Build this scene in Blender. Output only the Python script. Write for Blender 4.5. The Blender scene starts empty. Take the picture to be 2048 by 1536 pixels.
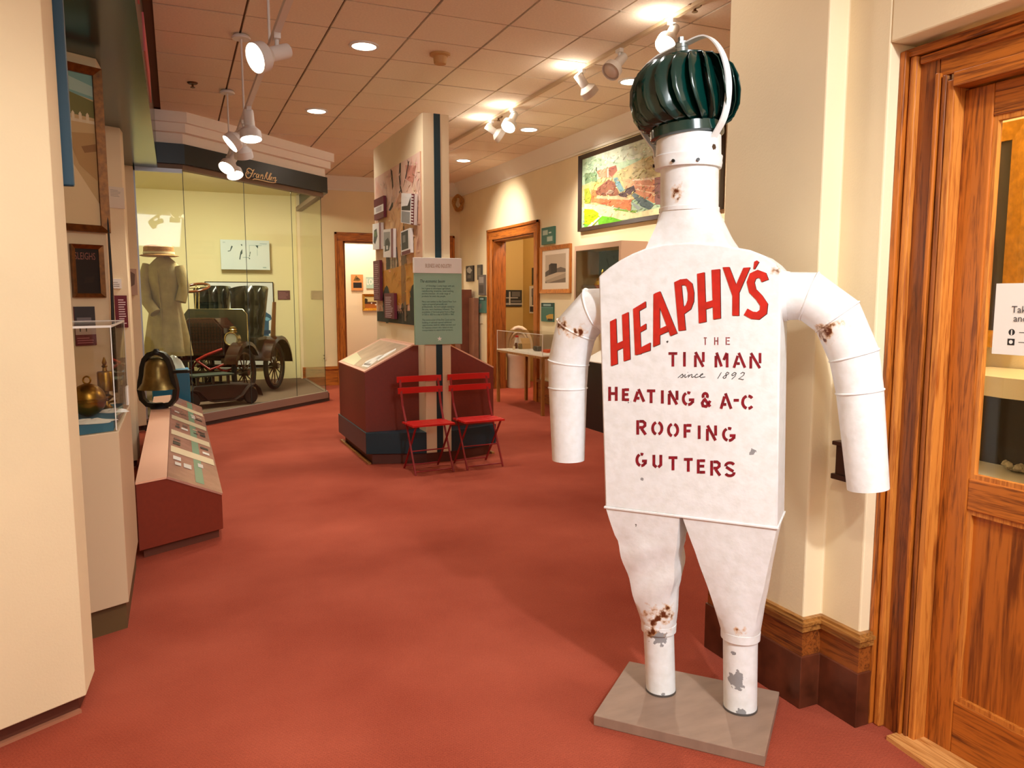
import bpy, math, random
from mathutils import Vector as V, Matrix
random.seed(7)
SC = bpy.context.scene
COL = SC.collection

# ------------------------------------------------------------------ camera
F = 1530.0; PITCH = math.atan(172/1530.0); PSI = math.radians(23.64); CH = 1.55
fw0 = V((math.sin(PSI), math.cos(PSI), 0)); RT = V((math.cos(PSI), -math.sin(PSI), 0)); UP0 = V((0, 0, 1))
FW = fw0*math.cos(PITCH)-UP0*math.sin(PITCH); UPV = UP0*math.cos(PITCH)+fw0*math.sin(PITCH)
CAMP = V((0, 0, CH))
cd = bpy.data.cameras.new('camera'); cam = bpy.data.objects.new('camera', cd); COL.objects.link(cam)
cd.sensor_width = 36; cd.lens = 36*F/2048; cd.clip_start = .02; cd.clip_end = 100
cam.matrix_world = Matrix.Translation(CAMP) @ Matrix((RT, UPV, -FW)).transposed().to_4x4()
SC.camera = cam

# ------------------------------------------------------------------ world, lights, exposure
W = bpy.data.worlds.new('world'); SC.world = W; W.use_nodes = True
W.node_tree.nodes['Background'].inputs[0].default_value = (1.0, .94, .87, 1)
W.node_tree.nodes['Background'].inputs[1].default_value = .7
vs = SC.view_settings
vs.view_transform = 'Standard'; vs.look = 'None'; vs.exposure = .5; vs.gamma = 1; vs.use_curve_mapping = False
WARM = (1, .89, .74); NEUT = (1, .95, .88)
def area(name, loc, tgt, size, power, col=NEUT, sy=None):
    d = bpy.data.lights.new(name, 'AREA'); d.energy = power; d.color = col; d.size = size
    if sy: d.shape = 'RECTANGLE'; d.size_y = sy
    o = bpy.data.objects.new(name, d); COL.objects.link(o); o.location = loc
    o.rotation_euler = (V(tgt)-V(loc)).to_track_quat('-Z', 'Y').to_euler(); return o
def spot(name, loc, tgt, power, deg=70, blend=.7, col=WARM, r=.06):
    d = bpy.data.lights.new(name, 'SPOT'); d.energy = power; d.color = col
    d.spot_size = math.radians(deg); d.spot_blend = blend; d.shadow_soft_size = r
    o = bpy.data.objects.new(name, d); COL.objects.link(o); o.location = loc
    o.rotation_euler = (V(tgt)-V(loc)).to_track_quat('-Z', 'Y').to_euler(); return o
# lobby lights behind the camera, and two spots added above it
area('lobby_ceiling_light', (1.3, -2.0, 3.5), (1.4, 2.4, .9), 1.4, 72, (.95, .98, 1.0))
spot('lobby_spot', (1.25, -1.0, 3.45), (1.75, 2.3, 1.2), 285, 52, .8, (.93, .97, 1.0), .10)
spot('lobby_spot', (.2, .3, 3.45), (2.4, 1.15, 1.2), 75, 50, .8, (1, .93, .80), .08)  # unseen spot added to brighten the oak door
spot('lobby_spot', (.6, .5, 3.5), (-.6, 3.1, .5), 165, 60, .8, (1, .97, .88), .08)  # unseen spot added to brighten the near left partition

# ------------------------------------------------------------------ pixel rays (2048 x 1536 photograph frame)
def ray(x, y): return FW+RT*((x-1024)/F)-UPV*((y-768)/F)
def gz(x, y, z=0): d = ray(x, y); return CAMP+d*((z-CH)/d.z)
def onx(x, y, X): d = ray(x, y); return CAMP+d*(X/d.x)
def ony(x, y, Y): d = ray(x, y); return CAMP+d*(Y/d.y)
def onp(x, y, p, n):
    d = ray(x, y); n = V(n); return CAMP+d*(n.dot(V(p)-CAMP)/n.dot(d))

# ------------------------------------------------------------------ materials
def lin(c):
    r = []
    for v in c[:3]:
        v /= 255.0; r.append(v/12.92 if v <= .04045 else ((v+.055)/1.055)**2.4)
    return (*r, 1)
MC = {}
def pmat(name, col, rough=.5, metal=0, spec=.5, noise=0, nscale=8, bump=0, bscale=60, coat=0, emit=None, stretch=None):
    key = ('m', name)
    if key in MC: return MC[key]
    m = bpy.data.materials.new(name); m.use_nodes = True; MC[key] = m
    nt = m.node_tree; N = nt.nodes; L = nt.links; b = N['Principled BSDF']
    b.inputs['Base Color'].default_value = lin(col); b.inputs['Roughness'].default_value = rough
    b.inputs['Metallic'].default_value = metal; b.inputs['Specular IOR Level'].default_value = spec
    b.inputs['Coat Weight'].default_value = coat
    if emit: b.inputs['Emission Color'].default_value = lin(col); b.inputs['Emission Strength'].default_value = emit
    if noise or bump:
        g = N.new('ShaderNodeNewGeometry'); mp = N.new('ShaderNodeMapping'); L.new(g.outputs['Position'], mp.inputs[0])
        if stretch: mp.inputs['Scale'].default_value = stretch
    if noise:
        t = N.new('ShaderNodeTexNoise'); t.inputs['Scale'].default_value = nscale; t.inputs['Detail'].default_value = 5
        L.new(mp.outputs[0], t.inputs['Vector'])
        r = N.new('ShaderNodeValToRGB'); c = lin(col)
        r.color_ramp.elements[0].position = .3; r.color_ramp.elements[1].position = .7
        r.color_ramp.elements[0].color = tuple(max(0, v*(1-noise)) for v in c[:3])+(1,)
        r.color_ramp.elements[1].color = tuple(min(1, v*(1+noise)) for v in c[:3])+(1,)
        L.new(t.outputs[0], r.inputs[0]); L.new(r.outputs[0], b.inputs['Base Color'])
    if bump:
        t2 = N.new('ShaderNodeTexNoise'); t2.inputs['Scale'].default_value = bscale; t2.inputs['Detail'].default_value = 3
        L.new(mp.outputs[0], t2.inputs['Vector'])
        bp = N.new('ShaderNodeBump'); bp.inputs['Strength'].default_value = bump; bp.inputs['Distance'].default_value = .01
        L.new(t2.outputs[0], bp.inputs['Height']); L.new(bp.outputs[0], b.inputs['Normal'])
    return m
def ink(c, rough=.55):
    return pmat('ink_%d_%d_%d' % tuple(c[:3]), c, rough)
def wood(name, dark, light, axis='z', scale=1.0, rough=.38):
    key = ('w', name, axis)
    if key in MC: return MC[key]
    m = bpy.data.materials.new(name+'_'+axis); m.use_nodes = True; MC[key] = m
    nt = m.node_tree; N = nt.nodes; L = nt.links; b = N['Principled BSDF']
    g = N.new('ShaderNodeNewGeometry'); mp = N.new('ShaderNodeMapping')
    s = {'x': (1.5, 26, 26), 'y': (26, 1.5, 26), 'z': (26, 26, 1.5)}[axis]
    mp.inputs['Scale'].default_value = tuple(v*scale for v in s); L.new(g.outputs['Position'], mp.inputs[0])
    n = N.new('ShaderNodeTexNoise'); n.inputs['Scale'].default_value = 1.6; n.inputs['Detail'].default_value = 6; n.inputs['Roughness'].default_value = .6
    n.inputs['Distortion'].default_value = 1.3
    L.new(mp.outputs[0], n.inputs['Vector'])
    n2 = N.new('ShaderNodeTexNoise'); n2.inputs['Scale'].default_value = 9; n2.inputs['Detail'].default_value = 3
    L.new(mp.outputs[0], n2.inputs['Vector'])
    mx = N.new('ShaderNodeMath'); mx.operation = 'MULTIPLY_ADD'; mx.inputs[1].default_value = .35; L.new(n2.outputs[0], mx.inputs[0]); L.new(n.outputs[0], mx.inputs[2])
    r = N.new('ShaderNodeValToRGB'); e = r.color_ramp.elements
    e[0].position = .50; e[0].color = lin(dark); e[1].position = .72; e[1].color = lin(light)
    L.new(mx.outputs[0], r.inputs[0]); L.new(r.outputs[0], b.inputs['Base Color'])
    b.inputs['Roughness'].default_value = rough
    bp = N.new('ShaderNodeBump'); bp.inputs['Strength'].default_value = .12; bp.inputs['Distance'].default_value = .004
    L.new(mx.outputs[0], bp.inputs['Height']); L.new(bp.outputs[0], b.inputs['Normal'])
    return m
def glass(name, tint=(250, 252, 246), refl=.9):
    key = ('g', name)
    if key in MC: return MC[key]
    m = bpy.data.materials.new(name); m.use_nodes = True; MC[key] = m
    nt = m.node_tree; N = nt.nodes; L = nt.links; N.remove(N['Principled BSDF']); out = N['Material Output']
    t = N.new('ShaderNodeBsdfTransparent'); t.inputs[0].default_value = lin(tint)
    gl = N.new('ShaderNodeBsdfGlossy'); gl.inputs['Roughness'].default_value = .02; gl.inputs[0].default_value = (refl, refl, refl, 1)
    lw = N.new('ShaderNodeLayerWeight'); lw.inputs[0].default_value = .5
    pw = N.new('ShaderNodeMath'); pw.operation = 'POWER'; L.new(lw.outputs['Facing'], pw.inputs[0]); pw.inputs[1].default_value = 4.5
    fr = N.new('ShaderNodeMath'); fr.operation = 'MULTIPLY_ADD'; L.new(pw.outputs[0], fr.inputs[0]); fr.inputs[1].default_value = .6; fr.inputs[2].default_value = .014
    mx = N.new('ShaderNodeMixShader'); L.new(fr.outputs[0], mx.inputs[0]); L.new(t.outputs[0], mx.inputs[1]); L.new(gl.outputs[0], mx.inputs[2])
    L.new(mx.outputs[0], out.inputs[0]); return m
def carpet():
    m = bpy.data.materials.new('red_carpet'); m.use_nodes = True
    nt = m.node_tree; N = nt.nodes; L = nt.links; b = N['Principled BSDF']
    g = N.new('ShaderNodeNewGeometry')
    n = N.new('ShaderNodeTexNoise'); n.inputs['Scale'].default_value = 1.1; n.inputs['Detail'].default_value = 4; L.new(g.outputs['Position'], n.inputs['Vector'])
    n2 = N.new('ShaderNodeTexNoise'); n2.inputs['Scale'].default_value = 170; n2.inputs['Detail'].default_value = 2; L.new(g.outputs['Position'], n2.inputs['Vector'])
    mp = N.new('ShaderNodeMapping'); mp.inputs['Rotation'].default_value = (0, 0, math.radians(20)); L.new(g.outputs['Position'], mp.inputs[0])
    br = N.new('ShaderNodeTexBrick'); br.inputs['Scale'].default_value = 34; br.inputs['Mortar Size'].default_value = .06; br.inputs['Mortar Smooth'].default_value = 1
    br.inputs['Color1'].default_value = (1, 1, 1, 1); br.inputs['Color2'].default_value = (.75, .75, .75, 1); br.inputs['Mortar'].default_value = (.35, .35, .35, 1)
    L.new(mp.outputs[0], br.inputs['Vector'])
    a = N.new('ShaderNodeMath'); a.operation = 'MULTIPLY_ADD'; a.inputs[1].default_value = .5; L.new(n2.outputs[0], a.inputs[0]); L.new(n.outputs[0], a.inputs[2])
    r = N.new('ShaderNodeValToRGB'); e = r.color_ramp.elements
    e[0].position = .45; e[0].color = lin((140, 58, 40)); e[1].position = 1.0; e[1].color = lin((180, 90, 68))
    L.new(a.outputs[0], r.inputs[0])
    mx = N.new('ShaderNodeMixRGB'); mx.blend_type = 'MULTIPLY'; mx.inputs[0].default_value = .22
    L.new(r.outputs[0], mx.inputs[1]); L.new(br.outputs[0], mx.inputs[2]); L.new(mx.outputs[0], b.inputs['Base Color'])
    bp = N.new('ShaderNodeBump'); bp.inputs['Strength'].default_value = .5; bp.inputs['Distance'].default_value = .004
    L.new(br.outputs[0], bp.inputs['Height']); L.new(bp.outputs[0], b.inputs['Normal'])
    b.inputs['Roughness'].default_value = .95; b.inputs['Specular IOR Level'].default_value = .1
    return m
def tin(name, rust=(), chips=(), speck=.0):
    """white house paint on sheet metal; rust / bare-metal chips at given world points (p, radius)"""
    m = bpy.data.materials.new(name); m.use_nodes = True
    nt = m.node_tree; N = nt.nodes; L = nt.links; b = N['Principled BSDF']
    g = N.new('ShaderNodeNewGeometry')
    def noise(s, d=4):
        t = N.new('ShaderNodeTexNoise'); t.inputs['Scale'].default_value = s; t.inputs['Detail'].default_value = d
        L.new(g.outputs['Position'], t.inputs['Vector']); return t.outputs[0]
    nb = noise(28, 5); base = N.new('ShaderNodeValToRGB'); e = base.color_ramp.elements
    e[0].position = .3; e[0].color = lin((232, 233, 231)); e[1].position = .6; e[1].color = lin((241, 243, 244)); L.new(nb, base.inputs[0])
    col = base.outputs[0]
    # small dark paint losses
    sp = noise(13, 6); rs = N.new('ShaderNodeValToRGB'); e = rs.color_ramp.elements
    e[0].position = .735; e[0].color = (0, 0, 0, 1); e[1].position = .75; e[1].color = (1, 1, 1, 1); L.new(sp, rs.inputs[0])
    mx = N.new('ShaderNodeMixRGB'); L.new(rs.outputs[0], mx.inputs[0]); L.new(col, mx.inputs[1]); mx.inputs[2].default_value = lin((70, 62, 56)); col = mx.outputs[0]
    nn = noise(45, 6)
    def mask(pts, amp, soft):
        cur = None
        for p, r in pts:
            d = N.new('ShaderNodeVectorMath'); d.operation = 'DISTANCE'; L.new(g.outputs['Position'], d.inputs[0]); d.inputs[1].default_value = p
            q = N.new('ShaderNodeMath'); q.operation = 'DIVIDE'; L.new(d.outputs['Value'], q.inputs[0]); q.inputs[1].default_value = r
            a = N.new('ShaderNodeMath'); a.operation = 'MULTIPLY_ADD'; L.new(nn, a.inputs[0]); a.inputs[1].default_value = amp; L.new(q.outputs[0], a.inputs[2])
            if cur is None: cur = a.outputs[0]
            else:
                k = N.new('ShaderNodeMath'); k.operation = 'MINIMUM'; L.new(cur, k.inputs[0]); L.new(a.outputs[0], k.inputs[1]); cur = k.outputs[0]
        mr = N.new('ShaderNodeMapRange'); mr.inputs[1].default_value = .5*amp+1; mr.inputs[2].default_value = .5*amp+1-soft
        L.new(cur, mr.inputs[0]); return mr.outputs[0]
    for pts, amp, soft, c in ((chips, 3.0, .08, (150, 150, 152)), ([(p, r*1.7) for p, r in rust], 4.0, 1.1, (212, 150, 58)), ([(p, r*.95) for p, r in rust], 5.0, .7, (98, 46, 18))):
        if pts:
            f = mask(pts, amp, soft); mx = N.new('ShaderNodeMixRGB'); L.new(f, mx.inputs[0]); L.new(col, mx.inputs[1]); mx.inputs[2].default_value = lin(c); col = mx.outputs[0]
    L.new(col, b.inputs['Base Color']); b.inputs['Roughness'].default_value = .42
    bp = N.new('ShaderNodeBump'); bp.inputs['Strength'].default_value = .35; bp.inputs['Distance'].default_value = .006
    L.new(noise(22, 4), bp.inputs['Height']); L.new(bp.outputs[0], b.inputs['Normal'])
    return m

CREAM = pmat('cream_wall_paint', (236, 217, 180), .7, noise=.05, nscale=1.5, bump=.08, bscale=120)
WHITE = pmat('white_trim_paint', (236, 230, 218), .55)
TEAL = pmat('dark_teal_laminate', (14, 52, 62), .35)
BROWN = pmat('red_brown_laminate', (116, 40, 22), .5, noise=.06, nscale=40)
PINK = pmat('pink_beige_laminate', (226, 172, 142), .5)
OAKZ = wood('oak', (106, 50, 13), (188, 106, 35), 'z'); OAKY = wood('oak', (106, 50, 13), (188, 106, 35), 'y'); OAKX = wood('oak', (106, 50, 13), (188, 106, 35), 'x')
DOAKZ = wood('dark_oak', (84, 38, 14), (150, 82, 32), 'z'); DOAKY = wood('dark_oak', (84, 38, 14), (150, 82, 32), 'y'); DOAKX = wood('dark_oak', (84, 38, 14), (150, 82, 32), 'x')
MARBLE = pmat('brown_marble', (92, 46, 28), .3, noise=.45, nscale=9)
GLASS = glass('clear_glass'); PLEXI = glass('clear_acrylic', (244, 242, 238))
BRASS = pmat('aged_brass', (150, 112, 48), .35, metal=1, noise=.3, nscale=14)
BLACK = pmat('black_iron', (20, 18, 17), .45); CHROME = pmat('bright_metal', (200, 198, 190), .25, metal=1)
GREYM = pmat('grey_metal_sill', (150, 132, 122), .4, metal=.4)
LAMPW = pmat('white_lamp_enamel', (226, 224, 222), .4)
BULB = pmat('lit_bulb', (255, 240, 214), .5, emit=14)
DOWN = pmat('lit_downlight_lens', (255, 246, 230), .5, emit=7)
MAROON = pmat('maroon_print', (108, 26, 42), .5)
GREENP = pmat('green_print', (150, 186, 160), .5)
DGREEN = pmat('green_sign_board', (62, 112, 96), .5)
GOLD = pmat('gilded_wood', (198, 140, 42), .35, metal=.65, noise=.25, nscale=30, bump=.3, bscale=70)
PAPER = pmat('white_card', (238, 234, 226), .6)

# ------------------------------------------------------------------ mesh helpers
ORG = {}
def props(o, label=None, cat=None, group=None, kind=None):
    if label: o['label'] = label
    if cat: o['category'] = cat
    if group: o['group'] = group
    if kind: o['kind'] = kind
    return o
def thing(name, label, cat, loc=(0, 0, 0), group=None, kind=None):
    o = bpy.data.objects.new(name, None); COL.objects.link(o); o.location = loc; o.empty_display_size = .05
    ORG[o.name] = V(loc); return props(o, label, cat, group, kind)
class MB:
    def __init__(s, xf=None): s.v = []; s.f = []; s.m = []; s.xf = xf; s.mats = []
    def mi(s, mat):
        if mat is None: return 0
        if mat not in s.mats: s.mats.append(mat)
        return s.mats.index(mat)
    def add(s, pts, faces, mat=None):
        o = len(s.v)
        s.v += [V(p) if s.xf is None else s.xf(V(p)) for p in pts]
        k = s.mi(mat)
        for f in faces: s.f.append([i+o for i in f]); s.m.append(k)
        return s
    def box(s, x0, x1, y0, y1, z0, z1, mat=None):
        x0, x1 = sorted((x0, x1)); y0, y1 = sorted((y0, y1)); z0, z1 = sorted((z0, z1))
        p = [(x, y, z) for z in (z0, z1) for y in (y0, y1) for x in (x0, x1)]
        return s.add(p, [(0, 2, 3, 1), (4, 5, 7, 6), (0, 1, 5, 4), (2, 6, 7, 3), (0, 4, 6, 2), (1, 3, 7, 5)], mat)
    def prism(s, bot, top, mat=None):
        """two matching point loops joined, both capped"""
        n = len(bot); f = [tuple(reversed(range(n))), tuple(range(n, 2*n))]
        f += [(i, (i+1) % n, n+(i+1) % n, n+i) for i in range(n)]
        return s.add(list(bot)+list(top), f, mat)
    def plan(s, poly, z0, z1, mat=None):
        return s.prism([(x, y, z0) for x, y in poly], [(x, y, z1) for x, y in poly], mat)
    def bar(s, p, q, w, h=None, up=(0, 0, 1), mat=None):
        p = V(p); q = V(q); h = h or w; d = (q-p).normalized(); up = V(up)
        if abs(d.dot(up)) > .95: up = V((1, 0, 0))
        a = d.cross(up).normalized()*(w/2); b = a.cross(d).normalized()*(h/2)
        return s.prism([p-a-b, p+a-b, p+a+b, p-a+b], [q-a-b, q+a-b, q+a+b, q-a+b], mat)
    def rings(s, rings, mat=None, cap=(True, True), closed=False):
        n = len(rings[0]); pts = [p for r in rings for p in r]; f = []
        m = len(rings)
        for k in range(m if closed else m-1):
            k2 = (k+1) % m
            f += [(k*n+i, k*n+(i+1) % n, k2*n+(i+1) % n, k2*n+i) for i in range(n)]
        if not closed:
            if cap[0]: f.append(tuple(reversed(range(n))))
            if cap[1]: f.append(tuple(range((m-1)*n, m*n)))
        return s.add(pts, f, mat)
    def tube(s, path, r, n=12, mat=None, cap=True, closed=False):
        """round pipe with mitred joints; r number or list"""
        P = [V(p) for p in path]; m = len(P)
        R = r if isinstance(r, (list, tuple)) else [r]*m
        T = []
        for i in range(m):
            a = P[i]-P[i-1] if (i > 0 or closed) else None
            b = P[(i+1) % m]-P[i] if (i < m-1 or closed) else None
            t = (a.normalized() if a else V((0, 0, 0)))+(b.normalized() if b else V((0, 0, 0)))
            T.append(t.normalized())
        up = V((0, 0, 1)) if abs(T[0].z) < .9 else V((1, 0, 0))
        a = T[0].cross(up).normalized(); out = []
        for i in range(m):
            a = (a-T[i]*a.dot(T[i])).normalized(); b = T[i].cross(a)
            k = 1.0
            out.append([P[i]+(a*math.cos(j*2*math.pi/n)+b*math.sin(j*2*math.pi/n))*R[i]*k for j in range(n)])
        return s.rings(out, mat, (cap, cap), closed)
    def cyl(s, p, q, r, r2=None, n=20, mat=None): return s.tube([p, q], [r, r if r2 is None else r2], n, mat)
    def lathe(s, prof, c=(0, 0, 0), n=24, mat=None, cap=True):
        c = V(c)
        return s.rings([[c+V((r*math.cos(j*2*math.pi/n), r*math.sin(j*2*math.pi/n), z)) for j in range(n)] for r, z in prof], mat, (cap, cap))
    def flat(s, poly, mat=None): return s.add(poly, [tuple(range(len(poly)))], mat)
    def stroke(s, pts, w, mat=None):
        """flat ribbon in the x-y plane of the current transform (z=0), mitred"""
        P = [V((p[0], p[1], 0)) for p in pts]; n = len(P); Lp = []; Rp = []
        for i in range(n):
            a = (P[i]-P[i-1]).normalized() if i else (P[1]-P[0]).normalized()
            b = (P[i+1]-P[i]).normalized() if i < n-1 else a
            t = (a+b); t = t.normalized() if t.length > .3 else b
            nn = V((-t.y, t.x, 0)); k = 1/max(.55, nn.dot(V((-a.y, a.x, 0))))
            Lp.append(P[i]+nn*w/2*k); Rp.append(P[i]-nn*w/2*k)
        s.add(Lp+Rp, [(i, i+n, i+n+1, i+1) for i in range(n-1)], mat); return s
    def build(s, name, mat=None, parent=None, smooth=0, bevel=0, label=None):
        org = V((0, 0, 0))
        if parent is not None:
            org = ORG[parent.name]
        me = bpy.data.meshes.new(name); me.from_pydata([tuple(v-org) for v in s.v], [], s.f)
        for mt in (s.mats or [mat]): me.materials.append(mt)
        if s.mats: me.polygons.foreach_set('material_index', s.m)
        me.update()
        if smooth:
            me.polygons.foreach_set('use_smooth', [True]*len(me.polygons))
            try: me.set_sharp_from_angle(angle=math.radians(smooth))
            except Exception: pass
        o = bpy.data.objects.new(name, me); COL.objects.link(o)
        if parent is not None: o.parent = parent
        ORG[o.name] = org
        if bevel:
            md = o.modifiers.new('bevel', 'BEVEL'); md.width = bevel; md.segments = 2; md.limit_method = 'ANGLE'; md.angle_limit = math.radians(40)
        if label: o['label'] = label
        return o
def structure(mb, name, mat=None, label=None, cat=None, smooth=0, bevel=0):
    return props(mb.build(name, mat, None, smooth, bevel), label, cat, kind='structure')
def solo(mb, name, mat, label, cat, group=None, smooth=0, bevel=0):
    return props(mb.build(name, mat, None, smooth, bevel), label, cat, group)
def recentre(o):
    """put a single-mesh thing's origin at the middle of its base"""
    me = o.data; xs = [v.co for v in me.vertices]
    c = V((sum(v.x for v in xs)/len(xs), sum(v.y for v in xs)/len(xs), min(v.z for v in xs)))
    me.transform(Matrix.Translation(-c)); o.location = o.location+c; return o
def planexf(O, U, Vv, N, off=0):
    O = V(O); U = V(U); Vv = V(Vv); N = V(N)
    return lambda p: O+U*p.x+Vv*p.y+N*(p.z+off)
FONT = {}
def text(s, size, O, U, N, mat, parent=None, name='lettering', align='LEFT', width=None, shear=0, squeeze=1, off=.0015, bold=0, line=1.0):
    cu = bpy.data.curves.new('t', 'FONT'); cu.body = s; cu.size = size; cu.align_x = align; cu.shear = shear; cu.offset = bold; cu.space_line = line
    cu.resolution_u = 2
    ob = bpy.data.objects.new('t', cu); me0 = ob.to_mesh()
    U = V(U); N = V(N); UPz = N.cross(U)
    if width:
        xs = [v.co.x for v in me0.vertices]; w = max(xs)-min(xs); squeeze = width/w if w else 1
    mb = MB(planexf(O, U, UPz, N, off))
    mb.add([(v.co.x*squeeze, v.co.y, 0) for v in me0.vertices], [tuple(p.vertices) for p in me0.polygons])
    ob.to_mesh_clear(); bpy.data.objects.remove(ob); bpy.data.curves.remove(cu)
    return mb.build(name, mat, parent)
def picture(name, label, cat, O, U, w, h, shapes, back, N, depth=.012, frame=None, group=None, tilt=0, canvas='print'):
    """flat picture: O lower-left corner, U unit vector to the right, N outward. shapes: [(colour, [(u,v)..])] in 0..1"""
    O = V(O); U = V(U).normalized(); N = V(N).normalized(); Z = N.cross(U)
    if tilt:
        q = Matrix.Rotation(math.radians(tilt), 3, N); c = O+U*w/2+Z*h/2; U = q @ U; Z = q @ Z; O = c-U*w/2-Z*h/2
    xf = planexf(O, U, Z, N)
    t = thing(name, label, cat, O+U*w/2, group)
    fw = frame[0] if frame else 0
    mb = MB(xf); mb.box(fw*.8, w-fw*.8, fw*.8, h-fw*.8, 0, depth, back if hasattr(back, 'name') else ink(back))
    ix, iy = w-2*fw, h-2*fw
    for i, (c, poly) in enumerate(shapes):
        mb.flat([(fw+u*ix, fw+v*iy, depth+min(.0002*(i+1), .005+.000004*i)) for u, v in poly], c if hasattr(c, 'name') else ink(c))
    mb.build(canvas, None, t)
    if frame:
        fm, fd = frame[1], frame[2]
        for (a, b, c2, d2) in (((0, 0), (w, 0), (w-fw, fw), (fw, fw)), ((w, 0), (w, h), (w-fw, h-fw), (w-fw, fw)), ((w, h), (0, h), (fw, h-fw), (w-fw, h-fw)), ((0, h), (0, 0), (fw, fw), (fw, h-fw))):
            m2 = MB(xf); q = [a, b, c2, d2]
            m2.prism([(x, y, 0) for x, y in q], [(x, y, fd if i < 2 else fd*.55) for i, (x, y) in enumerate(q)]); m2.build('frame_rail', fm, t)
    return t
def rect(u0, v0, u1, v1): return [(u0, v0), (u1, v0), (u1, v1), (u0, v1)]
def lines(c, u0, u1, v0, v1, n, h=.35, seed=1):
    """rows of tiny unreadable print"""
    r = random.Random(seed); out = []; dv = (v1-v0)/n
    for i in range(n):
        v = v1-dv*(i+1); e = u0+(u1-u0)*r.uniform(.65, 1)
        out.append((c, rect(u0, v, e, v+dv*h)))
    return out

def inside(u, v, poly):
    c = False; j = len(poly)-1
    for i in range(len(poly)):
        (a, b), (d, e) = poly[i], poly[j]
        if (b > v) != (e > v) and u < (d-a)*(v-b)/(e-b+1e-9)+a: c = not c
        j = i
    return c
def dabs(shapes, n, seed, su=.010, sv=.022, jit=26):
    # loose brush strokes that break up each painted area
    r = random.Random(seed); out = []
    for _ in range(n):
        u, v = r.uniform(.015, .985), r.uniform(.03, .97); col = None
        for c, poly in shapes:
            if inside(u+r.uniform(-.012, .012), v+r.uniform(-.02, .02), poly): col = c
        if col is None: continue
        rgb = [int(x) for x in col.name.split('.')[0].split('_')[-3:]] if hasattr(col, 'name') else list(col)
        k = r.choice((-1, -.6, .5, 1))*jit; rgb = tuple(int(min(245, max(8, round((x+k+r.uniform(-10, 10))/14)*14))) for x in rgb)
        a = r.uniform(-.7, .7); ca, sa = math.cos(a), math.sin(a); p = [(-su*r.uniform(.5, 1.4), -sv*.3), (su, -sv*.2), (su*1.1, sv*.3), (-su*.8, sv*.35)]
        out.append((rgb, [(min(1, max(0, u+x*ca-y*sa*.4)), min(1, max(0, v+x*sa*2.5+y*ca))) for x, y in p]))
    return out

# ================================================================== THE SETTING
CEIL = 3.65
fl = MB(); fl.box(-3.5, 7, -4, 17, -.1, 0); structure(fl, 'floor', carpet(), 'red woven carpet covering the gallery floor', 'carpet')

ceil = thing('ceiling', 'suspended ceiling of square pinkish acoustic tiles', 'ceiling', (2, 8, CEIL), kind='structure')
TILE = pmat('acoustic_tile', (240, 226, 206), .9, noise=.05, nscale=60, bump=.25, bscale=220)
GRID = pmat('ceiling_grid', (112, 80, 58), .8)
MB().box(-3.5, 7, -4, 17, CEIL+.02, CEIL+.1).build('backing', GRID, ceil)
GX, GY, PX, PY = -.06, 6.295, .632, .600
tme = MB().box(2, 2+PX-.018, 8, 8+PY-.018, CEIL, CEIL+.03)
tile0 = None
for i in range(0, 8):
    for j in range(-6, 13):
        x, y = GX+i*PX+.007, GY+j*PY+.007
        if y > 13.7: continue
        if tile0 is None:
            tile0 = tme.build('ceiling_tile', TILE, ceil); o = tile0
        else:
            o = tile0.copy(); COL.objects.link(o)
        o.location = (x-2, y-8, random.uniform(-.002, .002))
MB().box(-3.5, 5.5, -4, GY-6*PY-.007, CEIL, CEIL+.03).build('plain_panel', TILE, ceil)

# back wall with a wide oak-cased doorway
wb = MB()
wb.box(1.98, 2.76, 13.75, 13.95, 0, CEIL); wb.box(4.68, 5.4, 13.75, 13.95, 0, CEIL); wb.box(2.76, 4.68, 13.75, 13.95, 2.55, CEIL)
wall_back = structure(wb, 'wall_back', CREAM, 'cream back wall of the gallery with wide doorway', 'wall')
def casing_y(name, x0, x1, zt, Y, label, w=.15):
    """oak door casing on a wall that faces -Y"""
    t = thing(name, label, 'door frame', (x0, Y, 0), kind='structure')
    for a, b in ((x0-w, x0), (x1, x1+w)):
        m = MB(); m.box(a, b, Y-.025, Y, 0, zt); m.box(a if a < x0 else b-.035, a+.035 if a < x0 else b, Y-.045, Y-.02, 0, zt+w); m.build('casing_side', OAKZ, t)
    m = MB(); m.box(x0-w, x1+w, Y-.025, Y, zt, zt+w); m.box(x0-w, x1+w, Y-.045, Y-.02, zt+w-.035, zt+w); m.build('casing_head', OAKX, t)
    for x in (x0, x1-.03): MB().box(x, x+.03, Y, Y+.2, 0, zt).build('jamb', DOAKZ, t)
    MB().box(x0, x1, Y, Y+.2, zt-.03, zt).build('jamb_head', DOAKX, t)
    return t
casing_y('door_1', 2.76, 4.68, 2.55, 13.75, 'oak-cased doorway in the back wall beside the glass case')
# right wall with deep oak doorway
wr = MB()
wr.box(4.95, 5.16, 2.6, 10.45, 0, CEIL); wr.box(4.95, 5.16, 12.1, 13.95, 0, CEIL); wr.box(4.95, 5.16, 10.45, 12.1, 2.52, CEIL)
wall_right = structure(wr, 'wall_right', CREAM, 'cream right-hand gallery wall hung with pictures', 'wall')
d2 = thing('door_2', 'deep oak doorway in the right wall behind the small glass-topped table', 'door frame', (4.95, 11.3, 0), kind='structure')
for a, b, e in ((10.28, 10.45, 10.28), (12.1, 12.28, 12.245)):
    m = MB(); m.box(4.925, 4.95, a, b, 0, 2.52); m.box(4.90, 4.93, e, e+.035, 0, 2.69); m.build('casing_side', OAKZ, d2)
m = MB(); m.box(4.925, 4.95, 10.28, 12.28, 2.52, 2.69); m.box(4.90, 4.93, 10.28, 12.28, 2.655, 2.69); m.build('casing_head', OAKY, d2)
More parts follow.
